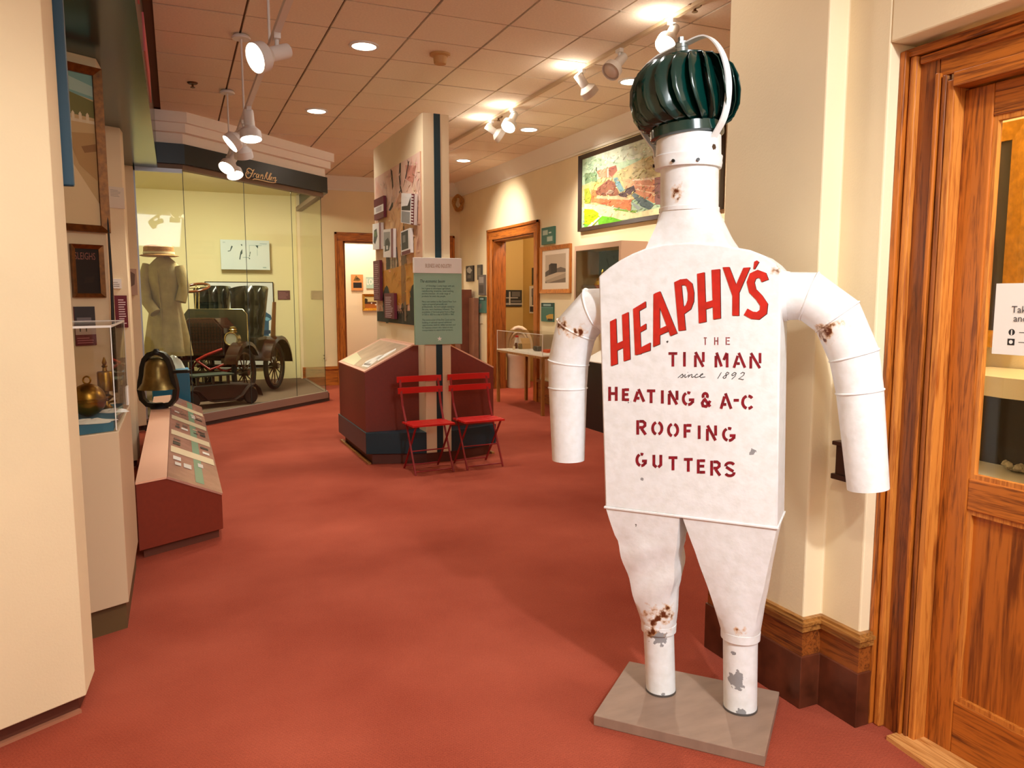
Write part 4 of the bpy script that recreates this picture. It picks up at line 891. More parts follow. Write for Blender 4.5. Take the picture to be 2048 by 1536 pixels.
seg(A1+D2*0, A2, .045, PZ+.01, .05, GREYM, 'sill', .05, .004); seg(A2+V((.03, 0, 0)), A3+V((.03, 0, 0)), .045, PZ+.01, .05, GREYM, 'sill', 0); seg(A0, A1, .045, PZ+.01, .05, GREYM, 'sill', .03)
for i, (p, q) in enumerate(((A0, A1), (A1, A1.lerp(A2, .385)), (A1.lerp(A2, .385), A1.lerp(A2, .742)), (A1.lerp(A2, .742), A2), (A2, A3))):
    g_ = (q-p).normalized()*.004
    seg(p+g_, q-g_, PZ+.01, 3.03, .008, GLASS, 'pane')
SEAL = pmat('dark_glass_seam', (40, 52, 44), .3)
for k in (0, .385, .742, 1):
    p = A1.lerp(A2, k); MB().bar(p+V((0, 0, PZ)), p+V((0, 0, 3.03)), .007).build('glass_seam', SEAL, cs)
ALU = pmat('pale_aluminium', (196, 206, 220), .35, metal=.3)
MB().box(-.40, -.355, 9.83, 9.88, PZ, 3.03).build('frame_post', ALU, cs); MB().box(-.40, .14, 9.83, 9.88, 2.985, 3.03).build('frame_head', ALU, cs)
MB().box(-1.5, 2.1, 13.90, 14.0, 0, CEIL).build('back_wall', YEL, cs); MB().box(-1.5, -1.4, 9.86, 13.9, 0, CEIL).build('side_wall', YEL, cs)
MB().plan([(-.40, 9.95), (.13, 9.97), (1.98, 11.72), (1.98, 13.9), (-1.4, 13.9), (-1.4, 9.95)], 3.30, 3.34).build('case_ceiling', YEL, cs)
HT = pmat('black_teal_header', (6, 24, 28), .35); TAUPE = pmat('taupe_soffit', (130, 106, 88), .6)
a0, a1, a2, a3 = A0+V((0, -.03, 0)), A1+V((.01, -.04, 0)), A2+V((.05, -.02, 0)), A3+V((.05, 0, 0))
def band(z0, z1, out, th_, mat, name):
    o_ = []
    for p, n in ((a0, V((0, -1, 0))), (a1, (V((0, -1, 0))+N2).normalized()*1.08), (a2, (N2+V((1, 0, 0))).normalized()*1.08), (a3, V((1, 0, 0)))): o_.append((p+n*out, p-n*(th_-out)))
    m = MB(); k = V((0, 0, 1))
    for (p, pi), (q, qi) in zip(o_, o_[1:]): m.prism([x+k*z0 for x in (pi, qi, q, p)][::-1], [x+k*z1 for x in (pi, qi, q, p)][::-1])
    return m.build(name, mat, cs)
band(3.03, 3.10, -.01, .10, TAUPE, 'header_underside'); hdr = band(3.085, 3.31, .05, .10, HT, 'header')
CORN = pmat('case_cornice_paint', (240, 232, 224), .6)
band(3.31, 3.43, .02, .10, CORN, 'cornice'); band(3.43, 3.53, .10, .16, CORN, 'cornice'); band(3.53, CEIL, .15, .2, CORN, 'cornice')
# script lettering on the header
h1_ = a1+(V((0, -1, 0))+N2).normalized()*1.08*.05; h2_ = a2+(N2+V((1, 0, 0))).normalized()*1.08*.05; dd_ = (h2_-h1_).normalized(); hn_ = V((dd_.y, -dd_.x, 0)); hp = h1_; GILTP = pmat('pale_gold_lettering', (250, 224, 172), .4)
def fpx(p):
    w = onp(476+p.x/22.76, 320+p.y/22.76, hp+hn_*.004, hn_); return w
m = MB(fpx)
for st, w in (([(740, 430), (700, 480), (650, 480), (580, 410), (490, 375), (420, 420), (405, 500), (460, 550), (480, 500)], 42), ([(690, 500), (630, 640), (560, 770), (480, 830), (400, 790), (355, 690), (360, 600), (400, 545)], 48), ([(450, 660), (440, 610), (500, 580), (570, 600), (680, 620)], 30),
              ([(680, 780), (740, 600), (740, 650), (800, 610), (820, 640)], 36), ([(920, 630), (850, 660), (825, 740), (850, 800), (910, 770), (960, 650), (930, 790), (960, 820)], 36), ([(1020, 840), (1060, 650), (1050, 740), (1120, 670), (1140, 720), (1110, 850), (1150, 850)], 36),
              ([(1200, 880), (1270, 650), (1320, 560), (1350, 590), (1300, 680), (1240, 760), (1320, 720), (1290, 790), (1330, 880), (1370, 900)], 36), ([(1370, 900), (1440, 680), (1490, 600), (1520, 620), (1460, 740), (1420, 860), (1450, 920)], 36), ([(1450, 920), (1540, 760), (1500, 900), (1530, 930)], 36),
              ([(1590, 950), (1620, 780), (1610, 850), (1690, 790), (1720, 810), (1670, 940), (1700, 970), (1770, 900)], 36), ([(670, 900), (740, 860), (900, 880), (1150, 940), (1400, 1000), (1600, 1030), (1730, 1015)], 38)):
    m.stroke(st, w)
props(m.build('script_lettering', GILTP, cs), kind='stuff')
area('case_light', (.6, 11.6, 3.24), (.6, 12.3, 0), .5, 120, (1, .93, .74), 1.6)

# ---- things inside
BW = 13.895
def bpix(name, label, cat, x0, y0, x1, y1, shapes, back, depth=.012, frame=None, dy=0):
    p = ony(x0, y0, BW-dy); q = ony(x1, y1, BW-dy)
    return picture(name, label, cat, V((p.x, BW-dy, q.z)), (1, 0, 0), q.x-p.x, p.z-q.z, shapes, back, (0, -1, 0), depth, frame)
DK = (40, 70, 70); LG = (150, 176, 176)
bpix('engineering_drawing', 'pale blue line drawing panel standing off the yellow case wall', 'drawing', 440, 479, 540, 540,
  [(DK, [(.15, .6), (.2, .62), (.25, .78), (.22, .8), (.19, .64), (.14, .62)]), (DK, [(.37, .35), (.4, .6), (.44, .7), (.44, .55), (.41, .5), (.39, .33)]), (DK, [(.41, .85), (.44, .86), (.44, .8), (.43, .8)]), (LG, [(.44, .42), (.50, .43), (.56, .42), (.56, .4), (.44, .4)]), (DK, [(.57, .45), (.60, .62), (.61, .6), (.585, .44)]), (LG, rect(.58, .82, .84, .835)), (LG, rect(.58, .5, .59, .82)), (DK, [(.71, .83), (.77, .83), (.76, .72)]), (DK, [(.55, .42), (.59, .4), (.585, .34), (.57, .38)]), (LG, rect(.74, .48, .75, .7)), (LG, rect(.05, .9, .1, .92)), (LG, rect(.8, .88, .95, .9)), (LG, rect(.85, .06, .92, .1))], (204, 218, 218), .02, None, .12)
bpix('blue_car_board', 'large white board printed with a blue car behind the antique car', 'poster', 409, 563, 552, 735,
  [((216, 222, 222), rect(0, 0, 1, 1)), ((30, 84, 116), [(.78, .36), (.76, .58), (.8, .64), (.88, .66), (.96, .62), (.98, .57), (.93, .55), (.92, .36)]), ((20, 56, 84), [(.72, .36), (.72, .44), (.95, .44), (.95, .40)]), ((150, 190, 206), rect(.72, .30, .96, .33)), ((20, 56, 84), [(.74, .30), (.8, .28), (.82, .22), (.76, .22)]), ((110, 170, 200), [(.82, .58), (.9, .6), (.96, .57), (.9, .55)])], (216, 222, 222), .015, (.018, BLACK, .022), .02)
bpix('maroon_plaque', 'small maroon plaque on the yellow case wall', 'plaque', 555, 581, 580, 599, lines((150, 100, 104), .1, .9, .1, .9, 5), (96, 52, 56))
# antique car
CF = V((.366, 11.66, PZ)); CS = V((.88, -.475, 0)).normalized(); CB = V((.475, .88, 0)).normalized()
def cl(p): return CF+CS*p.x+CB*p.y+V((0, 0, p.z))
car = thing('antique_car', 'dark brown antique open car with tufted leather seats in the case', 'car', CF+CB*.5)
CBR = pmat('dark_brown_car_paint', (46, 20, 12), .2, coat=.4); LEATH = pmat('dark_green_black_leather', (22, 24, 18), .2); TYRE = pmat('black_tyre', (24, 23, 22), .7); CRED = pmat('car_red_paint', (150, 30, 16), .35)
CBRASS = pmat('car_brass', (206, 190, 140), .22, metal=1)
for a, b, r in ((.55, 0, .36), (-.55, 0, .36), (.58, 1.02, .37), (-.58, 1.02, .37)):
    c = V((a, b, r)); n = 32
    m = MB(cl); m.tube([c+V((0, r*.90*math.cos(2*math.pi*i/n), r*.90*math.sin(2*math.pi*i/n))) for i in range(n)], r*.10, 10, closed=True); wh = m.build('wheel', TYRE, car, smooth=60)
    m = MB(cl); m.tube([c+V((0, r*.78*math.cos(2*math.pi*i/n), r*.78*math.sin(2*math.pi*i/n))) for i in range(n)], r*.045, 8, closed=True); m.build('rim', CBR, wh, smooth=60)
    m = MB(cl); m.cyl(c-V((.07, 0, 0)), c+V((.07, 0, 0)), .045, n=16); m.build('hub', CBR, wh, smooth=40)
    for k in range(12):
        m = MB(cl); d = V((0, math.cos(k*math.pi/6), math.sin(k*math.pi/6))); m.cyl(c+d*.04, c+d*r*.77, .011, .008, 6); m.build('spoke', CBR, wh)
for b in (0, 1.02):
    m = MB(cl); m.cyl((-.5, b, .36), (.5, b, .36), .022, n=10); m.build('axle', CBR, car, smooth=50)
for a in (-.3, .3):
    m = MB(cl); m.box(a-.025, a+.025, -.12, 1.35, .50, .57); m.build('chassis_rail', CBR, car)
    m = MB(cl); m.tube([(a, -.30, .46), (a, -.15, .40), (a, 0, .38), (a, .15, .40), (a, .30, .48)], .016, 8); m.build('leaf_spring', CRED, car, smooth=50)
m = MB(cl); m.tube([(-.3, -.25, .36), (.05, -.25, .33), (.42, -.16, .36)], .016, 8); m.build('tie_rod', CRED, car, smooth=50)
m = MB(cl); m.tube([(.0, -.28, .55), (.12, -.24, .62), (.3, -.12, .70)], .02, 8); m.build('steering_arm', CRED, car, smooth=50)
m = MB(cl); m.tube([(.0, -.28, .55), (.18, -.26, .42), (.42, -.14, .52)], .016, 8); m.build('steering_arm', CRED, car, smooth=50)
def shield(hw_, z0, z1, ch): return [(-hw_, z0), (hw_, z0), (hw_, z1-ch), (hw_-ch*.9, z1), (-hw_+ch*.9, z1), (-hw_, z1-ch)]
m = MB(cl); p = shield(.32, .60, 1.13, .14); m.prism([(x, .30, z) for x, z in p], [(x, -.10, z) for x, z in p]); hood = m.build('hood', CBR, car, bevel=.012)
GRILLE = pmat('brown_grille_mesh', (70, 34, 20), .5, noise=.4, nscale=60)
m = MB(cl); p = shield(.30, .64, 1.11, .13); m.prism([(x, -.10, z) for x, z in p], [(x, -.112, z) for x, z in p]); m.build('grille', GRILLE, hood)
for k in range(13): m = MB(cl); x = -.27+k*.045; m.box(x-.003, x+.003, -.118, -.112, .65, 1.07-max(0, abs(x)-.2)*.9); m.build('grille_bar', BLACK, hood)
for k in range(10): m = MB(cl); z = .67+k*.042; m.box(-.295, .295, -.119, -.113, z-.003, z+.003); m.build('grille_wire', BLACK, hood)
m = MB(cl); p = shield(.47, .62, 1.25, .07); m.prism([(x, .36, z) for x, z in p], [(x, .33, z) for x, z in p]); m.build('dashboard', pmat('olive_black_panel', (52, 50, 34), .35), car, bevel=.004)
m = MB(cl); m.tube([(-.47, .345, .62), (-.47, .345, 1.17), (-.41, .345, 1.245), (.41, .345, 1.245), (.47, .345, 1.17), (.47, .345, .62)], .010, 8); m.build('brass_trim', CBRASS, car, smooth=50)
for a in (-.42, .42):
    m = MB(cl); c = V((a, -.02, .84))
    m.rings([[c+V((r*math.cos(t*.2618), y, r*math.sin(t*.2618))) for t in range(24)] for r, y in ((.04, .10), (.085, .06), (.095, -.06), (.10, -.075), (.088, -.078), (.03, -.03))][::-1]); lm = m.build('headlamp', CBRASS, car, smooth=40)
    m = MB(cl); m.lathe([(.05, .085), (.062, .10), (.045, .115), (.062, .13), (.045, .145), (.055, .16), (.02, .175)], c, 20); m.build('lamp_chimney', CBRASS, lm, smooth=30)
    m = MB(cl); m.rings([[c+V((.084*math.cos(t*.2618), y, .084*math.sin(t*.2618))) for t in range(24)] for y in (-.066, -.07)][::-1]); m.build('lamp_lens', pmat('lamp_lens', (196, 200, 186), .1), lm, smooth=40)
    m = MB(cl); m.cyl(c+V((0, 0, -.09)), c+V((-.1 if a > 0 else .1, .1, -.3)), .014, n=8); m.build('lamp_bracket', CBRASS, lm, smooth=40)
# seats
for a0_, a1_ in ((-.58, -.02), (-.01, .56)):
    w = a1_-a0_; m = MB(cl); rows, cols = 25, 41; pts = []; back = []
    for i in range(rows):
        t = i/(rows-1)
        for j in range(cols):
            s_ = j/(cols-1); x = a0_+w*s_; sx = (s_-.5); tw_ = .78+.22*t
            x = (a0_+a1_)/2+sx*w*tw_; bulge = .06*math.sqrt(abs(math.sin(math.pi*s_*4)))*(.35+.65*abs(math.cos(math.pi*t*2.5)))*min(1, 8*(1-t)+.3)
            y = .95+.10*t-.20*(abs(sx)*2)**3-bulge; z = .80+.80*t-.05*(abs(sx)*2)**4*t
            pts.append((x, y, z)); back.append((x, y+.09+bulge, z))
    f = [(i*cols+j, i*cols+j+1, (i+1)*cols+j+1, (i+1)*cols+j) for i in range(rows-1) for j in range(cols-1)]
    nP = len(pts); f2 = [tuple(nP+k for k in reversed(q)) for q in f]
    rim = [(j, j+nP, j+1+nP, j+1) for j in range(cols-1)]+[((rows-1)*cols+j+1, (rows-1)*cols+j+1+nP, (rows-1)*cols+j+nP, (rows-1)*cols+j) for j in range(cols-1)]
    rim += [((i+1)*cols, (i+1)*cols+nP, i*cols+nP, i*cols) for i in range(rows-1)]+[(i*cols+cols-1, i*cols+cols-1+nP, (i+1)*cols+cols-1+nP, (i+1)*cols+cols-1) for i in range(rows-1)]
    m.add(pts+back, f+f2+rim); m.build('seat_back', LEATH, car, smooth=60)
    m = MB(cl); m.box(a0_+.02, a1_-.02, .50, .95, .62, .84); m.build('seat_cushion', LEATH, car, bevel=.05)
m = MB(cl); pts = [(.54, .98, .70), (.60, .98, 1.35), (.60, 1.10, 1.35), (.56, 1.10, .70)]; m.prism([V(p) for p in pts], [V(p)+V((.012, 0, 0)) for p in pts]); m.build('seat_side_board', pmat('tan_wood_side', (150, 112, 62), .5), car)
m = MB(cl); m.box(-.56, .56, .36, 1.45, .50, .63); m.build('body_tub', CBR, car, bevel=.02)
# steering wheel
c = V((-.36, .50, 1.56)); n = 28; tx_ = V((1, 0, 0)); ty_ = V((0, .95, .32)).normalized()
m = MB(cl); m.tube([c+tx_*.19*math.cos(2*math.pi*i/n)+ty_*.19*math.sin(2*math.pi*i/n) for i in range(n)], .020, 10, closed=True); sw_ = m.build('steering_wheel', pmat('mahogany_rim', (92, 46, 22), .2, coat=.5), car, smooth=60)
for k in range(4):
    m = MB(cl); d = tx_*math.cos(k*math.pi/2+.4)+ty_*math.sin(k*math.pi/2+.4); m.cyl(c, c+d*.18, .008, n=6); m.build('spoke', CBRASS, sw_)
for dx in (0, .05):
    m = MB(cl); m.cyl((c.x+dx, c.y, c.z-.03), (c.x+dx*1.2, .40, .75), .011, n=8); m.build('steering_column', CBRASS, car, smooth=50)
# fenders
for s_ in (-1, 1):
    for b0, r, w0, w1, ang0, ang1, nm in ((0, .43, .45, .62, 20, 150, 'front_fender'), (1.02, .46, .44, .70, 15, 175, 'rear_fender')):
        m = MB(cl); rg = []
        for k in range(11):
            t = math.radians(ang0+(ang1-ang0)*k/10); y, z = -r*math.cos(t), r*math.sin(t)+.36
            dy, dz = -math.cos(t)*.015, math.sin(t)*.015
            rg.append([V((s_*w0, b0+y, z)), V((s_*w1, b0+y, z)), V((s_*(w1+.01), b0+y*.96, z-.04)), V((s_*w1, b0+y+dy, z+dz)), V((s_*w0, b0+y+dy, z+dz))] if s_ > 0 else [V((s_*w0, b0+y+dy, z+dz)), V((s_*w1, b0+y+dy, z+dz)), V((s_*(w1+.01), b0+y*.96, z-.04)), V((s_*w1, b0+y, z)), V((s_*w0, b0+y, z))])
        m.rings(rg); m.build(nm, CBR, car, smooth=40)
m = MB(cl); m.box(-.42, -.12, -.30, -.29, .34, .55); lp_ = m.build('licence_plate', BLACK, car)
text('MAS 1\n1110', .085, cl(V((-.41, -.302, .46))), CS, -CB, ink((210, 205, 190)), lp_, line=1.1)
# pedal car in front
TD = V((.92, .39, 0)).normalized(); TS = V((.39, -.92, 0)).normalized(); TC = V((.44, 10.74, PZ))
def tl2(p): return TC+TD*p.x*.86+TS*p.y*.9+V((0, 0, p.z))
toy = thing('toy_pedal_car', 'dark brown toy car body with swept fenders before the antique car', 'toy car', TC)
TOY = pmat('dark_toy_paint', (52, 40, 34), .35); TOYG = pmat('dark_green_toy_seat', (48, 60, 46), .5)
p = [(-.45, .08), (.45, .08), (.50, .16), (.48, .27), (.1, .30), (-.40, .30), (-.48, .2)]
m = MB(tl2); m.prism([(x, -.14, z) for x, z in p], [(x, .14, z) for x, z in p]); m.build('body', TOY, toy, bevel=.02)
for y in (-.17, .17):
    m = MB(tl2); path = [(-.62, .06), (-.58, .17), (-.48, .24), (-.36, .22), (-.26, .12), (-.15, .07), (.20, .07), (.32, .12), (.42, .22), (.52, .26), (.60, .20), (.64, .10)]
    rg = [[V((x, y-.07, z)), V((x, y+.07, z)), V((x, y+.07, z+.014)), V((x, y-.07, z+.014))] for x, z in path]; m.rings(rg); m.build('fender', TOY, toy, smooth=50)
    for x in (-.45, .47):
        m = MB(tl2); m.rings([[V((x+.11*math.cos(-t*.2618), yy, .111+.11*math.sin(-t*.2618))) for t in range(24)] for yy in (y-.03, y+.03)]); m.build('wheel', TYRE, toy, smooth=40, bevel=.01)
m = MB(tl2); m.box(-.40, .22, -.17, .17, .40, .425); m.build('seat_board', TOYG, toy, bevel=.006)
for x in (-.34, -.1, .14):
    for y in (-.12, .12): m = MB(tl2); m.box(x-.02, x+.02, y-.015, y+.015, .29, .40); m.build('seat_post', TOY, toy)
# coat on stand
cc = ony(333, 640, 11.0); CX, CY = cc.x, 11.0
ct = thing('duster_coat', 'long tan driving coat on a dress form at the case corner', 'coat', (CX, CY, PZ))
COAT = pmat('tan_linen', (176, 158, 112), .9, noise=.12, nscale=9, bump=.4, bscale=40)
n = 48; rg = []
for z, rx, ry, fold in ((.80, .30, .17, .14), (1.0, .275, .16, .12), (1.25, .235, .145, .08), (1.45, .20, .13, .03), (1.65, .20, .13, .015), (1.82, .22, .135, .0), (1.95, .21, .12, 0), (2.03, .13, .09, 0), (2.08, .07, .07, 0)):
    rg.append([V((CX, CY, z))+RT*(rx*math.cos(2*math.pi*j/n)*(1+fold*math.sin(j*1.3+z)))+fw0*(-ry*math.sin(2*math.pi*j/n)*(1+fold*math.sin(j*1.1+1))) for j in range(n)])
m = MB(); m.rings(rg[::-1]); m.build('body', COAT, ct, smooth=60)
m = MB(); c = V((CX, CY, 0)); m.tube([c-RT*.20+V((0, 0, 1.97)), c-RT*.24-fw0*.08+V((0, 0, 1.75)), c-RT*.18-fw0*.15+V((0, 0, 1.52)), c-RT*.05-fw0*.19+V((0, 0, 1.36))], [.075, .075, .072, .07], 16); m.build('sleeve', COAT, ct, smooth=60)
m = MB(); m.tube([c+RT*.20+V((0, 0, 1.95)), c+RT*.27-fw0*.04+V((0, 0, 1.70)), c+RT*.24-fw0*.1+V((0, 0, 1.50))], [.07, .068, .065], 16); m.build('sleeve', COAT, ct, smooth=60)
m = MB(); m.tube([c-RT*.03-fw0*.142+V((0, 0, 1.9)), c-RT*.0-fw0*.15+V((0, 0, 1.4)), c+RT*.02-fw0*.185+V((0, 0, .82))], .009, 6); m.build('front_edge', COAT, ct)
m = MB(); m.cyl((CX, CY, PZ), (CX, CY, 2.075), .018, n=10); m.build('stand_pole', BLACK, ct); m = MB(); m.lathe([(.16, 0), (.16, .015), (.03, .04)], (CX, CY, PZ), 24); m.build('stand_base', BLACK, ct, smooth=40)
STRAW = pmat('straw', (186, 132, 66), .8, noise=.3, nscale=20, bump=.8, bscale=50, stretch=(1, 1, 6))
ht = thing('straw_hat', 'brown straw hat with pale band on top of the tan coat', 'hat', (CX, CY, 2.08))
hc = V((CX-.05, CY-.02, 2.08))
m = MB(); m.lathe([(.20, 0), (.24, .01), (.21, .02), (.185, .025), (.18, .12), (.15, .145), (.02, .15)], hc, 36); m.build('crown', STRAW, ht, smooth=40)
m = MB(); m.lathe([(.188, .03), (.19, .032), (.187, .06), (.183, .06)], hc, 36, cap=False); m.build('band', pmat('pale_ribbon', (222, 206, 170), .7), ht, smooth=40)
# blue block and white mound, modelled in place of reflections in the left pane
bc = thing('blue_covered_chest', 'low blue block in place of a pane reflection, behind the locomotive bell', 'reflection block', (.02, 10.15, PZ))
m = MB(); m.box(-.30, .12, 10.0, 10.24, PZ, .70); m.build('cover', pmat('bright_blue_cover', (28, 120, 170), .5), bc, bevel=.02)
c = V((-.06, 10.12, .702)); cloth('white_reflection_mound', 'crumpled white mound in place of a pane reflection, on the blue block', c, .12, .08, .12, pmat('white_reflection_tone', (228, 232, 230), .35), 9)

# ================================================================== LIGHT FITTINGS
def downlight(px, py, label, power=85):
    p = gz(px, py, CEIL-.005); t = thing('recessed_downlight', label, 'ceiling light', (p.x, p.y, CEIL-.012), 'round recessed downlights')
    m = MB(); m.lathe([(.10, 0), (.125, 0), (.125, .012), (.10, .012)], (p.x, p.y, CEIL-.012), 32, cap=False); m.build('trim_ring', LAMPW, t, smooth=40)
    m = MB(); m.lathe([(.004, .010), (.102, .008), (.102, .003), (.004, .001)], (p.x, p.y, CEIL-.012), 32); m.build('lens', DOWN, t, smooth=40)
    l = spot('downlight_beam', (p.x, p.y, CEIL-.03), (p.x, p.y, 0), power, 125, .9, NEUT, .09); return t
downlight(728, 92, 'round lit downlight nearest the camera, right of the hanging track')
downlight(633, 222, 'round lit downlight before the Franklin case cornice')
downlight(1058, 259, 'round lit downlight right of the kiosk near a sprinkler')
downlight(927, 321, 'round lit downlight farthest away, beside the kiosk top')
downlight(1262, 163, 'round lit downlight just left of the turbine head')
for x, y in ((1.5, 2.9), (1.5, .2), (-.6, .9), (3.6, 3.6)):       # the same downlights go on overhead, out of the picture
    spot('downlight_beam', (x, y, CEIL-.03), (x, y, 0), 42, 125, .9, NEUT, .09)
# hanging track on the left
tk = thing('hanging_light_track', 'white lighting track hung on rods before the Franklin header', 'light track', (.58, 6.3, 3.0))
m = MB(); m.box(.562, .598, 3.4, 9.3, 3.0, 3.03); m.build('rail', LAMPW, tk)
for y in (4.9, 6.75, 8.55):
    MB().cyl((.58, y, 3.03), (.58, y, CEIL-.03), .008, n=8).build('rod', LAMPW, tk)
    m = MB(); m.lathe([(.07, 0), (.075, .01), (.06, .028), (.02, .03)], (.58, y, CEIL-.035), 24); m.build('ceiling_cap', LAMPW, tk, smooth=40)
tk2 = thing('ceiling_light_track', 'white lighting track fixed along the ceiling right of the kiosk', 'light track', (3.5, 7.5, CEIL-.03))
m = MB(); m.box(3.485, 3.52, 4.55, 12.2, CEIL-.03, CEIL-.002); m.build('rail', pmat('track_bronze', (196, 172, 140), .45), tk2)
def head(label, top, aim, lit=True, power=60, deg=55, size=1.0, tgt=None):
    """bell-shaped track lamp hanging from point top, looking along aim"""
    top = V(top); aim = V(aim).normalized(); t = thing('track_lamp_head', label, 'track light', top, 'white track lamp heads')
    piv = top+V((0, 0, -.10))*size
    m = MB(); m.box(top.x-.018, top.x+.018, top.y-.035, top.y+.035, top.z-.03, top.z); m.cyl(top+V((0, 0, -.02)), piv, .012, n=10); m.build('stem', LAMPW, t)
    a = aim.cross(V((0, 0, 1))); a = a.normalized() if a.length > .05 else V((1, 0, 0)); b = aim.cross(a); n = 28
    m = MB(); m.rings([[piv+aim*y*size+(a*math.cos(2*math.pi*j/n)+b*math.sin(2*math.pi*j/n))*r*size for j in range(n)] for r, y in ((.01, -.075), (.038, -.075), (.040, -.06), (.040, .05), (.055, .065), (.078, .09), (.082, .15), (.078, .15), (.07, .12))][::-1], cap=(False, True)); m.build('housing', LAMPW, t, smooth=35)
    m = MB(); m.rings([[piv+aim*y*size+(a*math.cos(2*math.pi*j/n)+b*math.sin(2*math.pi*j/n))*r*size for j in range(n)] for r, y in ((.072, .125), (.060, .145), (.03, .152), (.004, .153))][::-1]); m.build('bulb', BULB if lit else LAMPW, t, smooth=60)
    if lit and top.x > 3: point('track_glow', piv+V((-.12, 0, .04)), 3.0, WARM, .05)  # point light added beside the head to brighten patches of ceiling
    if lit: spot('track_beam', piv+aim*.165*size, piv+aim*2, power, deg, .75, WARM, .05)
    return t
def onl(px, py, X):
    d = ray(px, py); return CAMP+d*(X/d.x)
h1 = onl(553, 62, .58)
head('large white track lamp nearest the camera, angled to the left', (.58, h1.y, 3.0), (-.75, -.35, -.35), power=80)
for px_, py_, aim, lab in ((497, 208, (.05, -.2, -1), 'white track lamp at mid track pointing straight down'), (486, 222, (-.8, -.1, -.7), 'white track lamp at mid track pointing left'), (481, 262, (.2, .5, -1), 'white track lamp below the mid-track pair'), (466, 302, (-.5, -.5, -.8), 'white track lamp at the track end aimed left'), (462, 308, (.2, -.5, -1), 'white track lamp at the track end aimed at the camera')):
    p = onl(px_, py_, .58); head(lab, (.58, min(p.y, 9.2), 3.0), aim, power=60)
p = gz(1262, 25, CEIL-.03); head('glaring white track lamp beside the turbine head', (3.5, p.y, CEIL-.03), (-.45, -.25, -.55), power=95, deg=75)
p = gz(1172, 88, CEIL-.03); head('unlit white track lamp left of the glaring lamp', (3.5, p.y, CEIL-.03), (-.5, -.15, -.5), lit=False)
p = gz(972, 212, CEIL-.03); head('lit white track lamp just right of the kiosk top', (3.5, p.y, CEIL-.03), (-.35, -.25, -.5), power=70, deg=75)
# wall-washing heads further along that track (aimed at the right-wall pictures)
for y, tg in ((10.9, (4.95, 11.4, 2.6)), (8.6, (4.95, 8.4, 2.7)), (6.4, (4.95, 6.6, 2.2))):
    tp = V((3.5, y, CEIL-.03)); head({10.9: 'far white track lamp aimed at the right doorway wall', 8.6: 'white track lamp aimed at the factory painting', 6.4: 'white track lamp behind the turbine head aimed at the right wall'}[y], tp, V(tg)-tp, power=130, deg=75)
m = MB(); p = gz(880, 108, CEIL); m.lathe([(.05, 0), (.055, .01), (.06, .06), (.09, .07), (.09, .085)], (p.x, p.y, CEIL-.085), 24); solo(m, 'smoke_detector', pmat('aged_plastic', (196, 150, 92), .5), 'yellowed round smoke detector on the ceiling', 'smoke detector', smooth=40)
for px_, py_, lab in ((385, 165, 'small sprinkler head left of the hanging track'), (997, 233, 'small sprinkler head right of the kiosk top'), (1390, 10, 'small sprinkler head at the top of the picture')):
    p = gz(px_, py_, CEIL); t = thing('sprinkler_head', lab, 'sprinkler', (p.x, p.y, CEIL-.05), 'ceiling sprinkler heads'); DKB = pmat('sprinkler_brass', (110, 78, 54), .35, metal=.8)
    m = MB(); m.lathe([(.04, .035), (.05, .045), (.05, .05)], (p.x, p.y, CEIL-.05), 20); m.build('escutcheon', DKB, t, smooth=40)
    m = MB(); m.lathe([(.010, .04), (.010, .01), (.022, .006), (.022, 0)], (p.x, p.y, CEIL-.05), 12); m.build('nozzle', DKB, t)

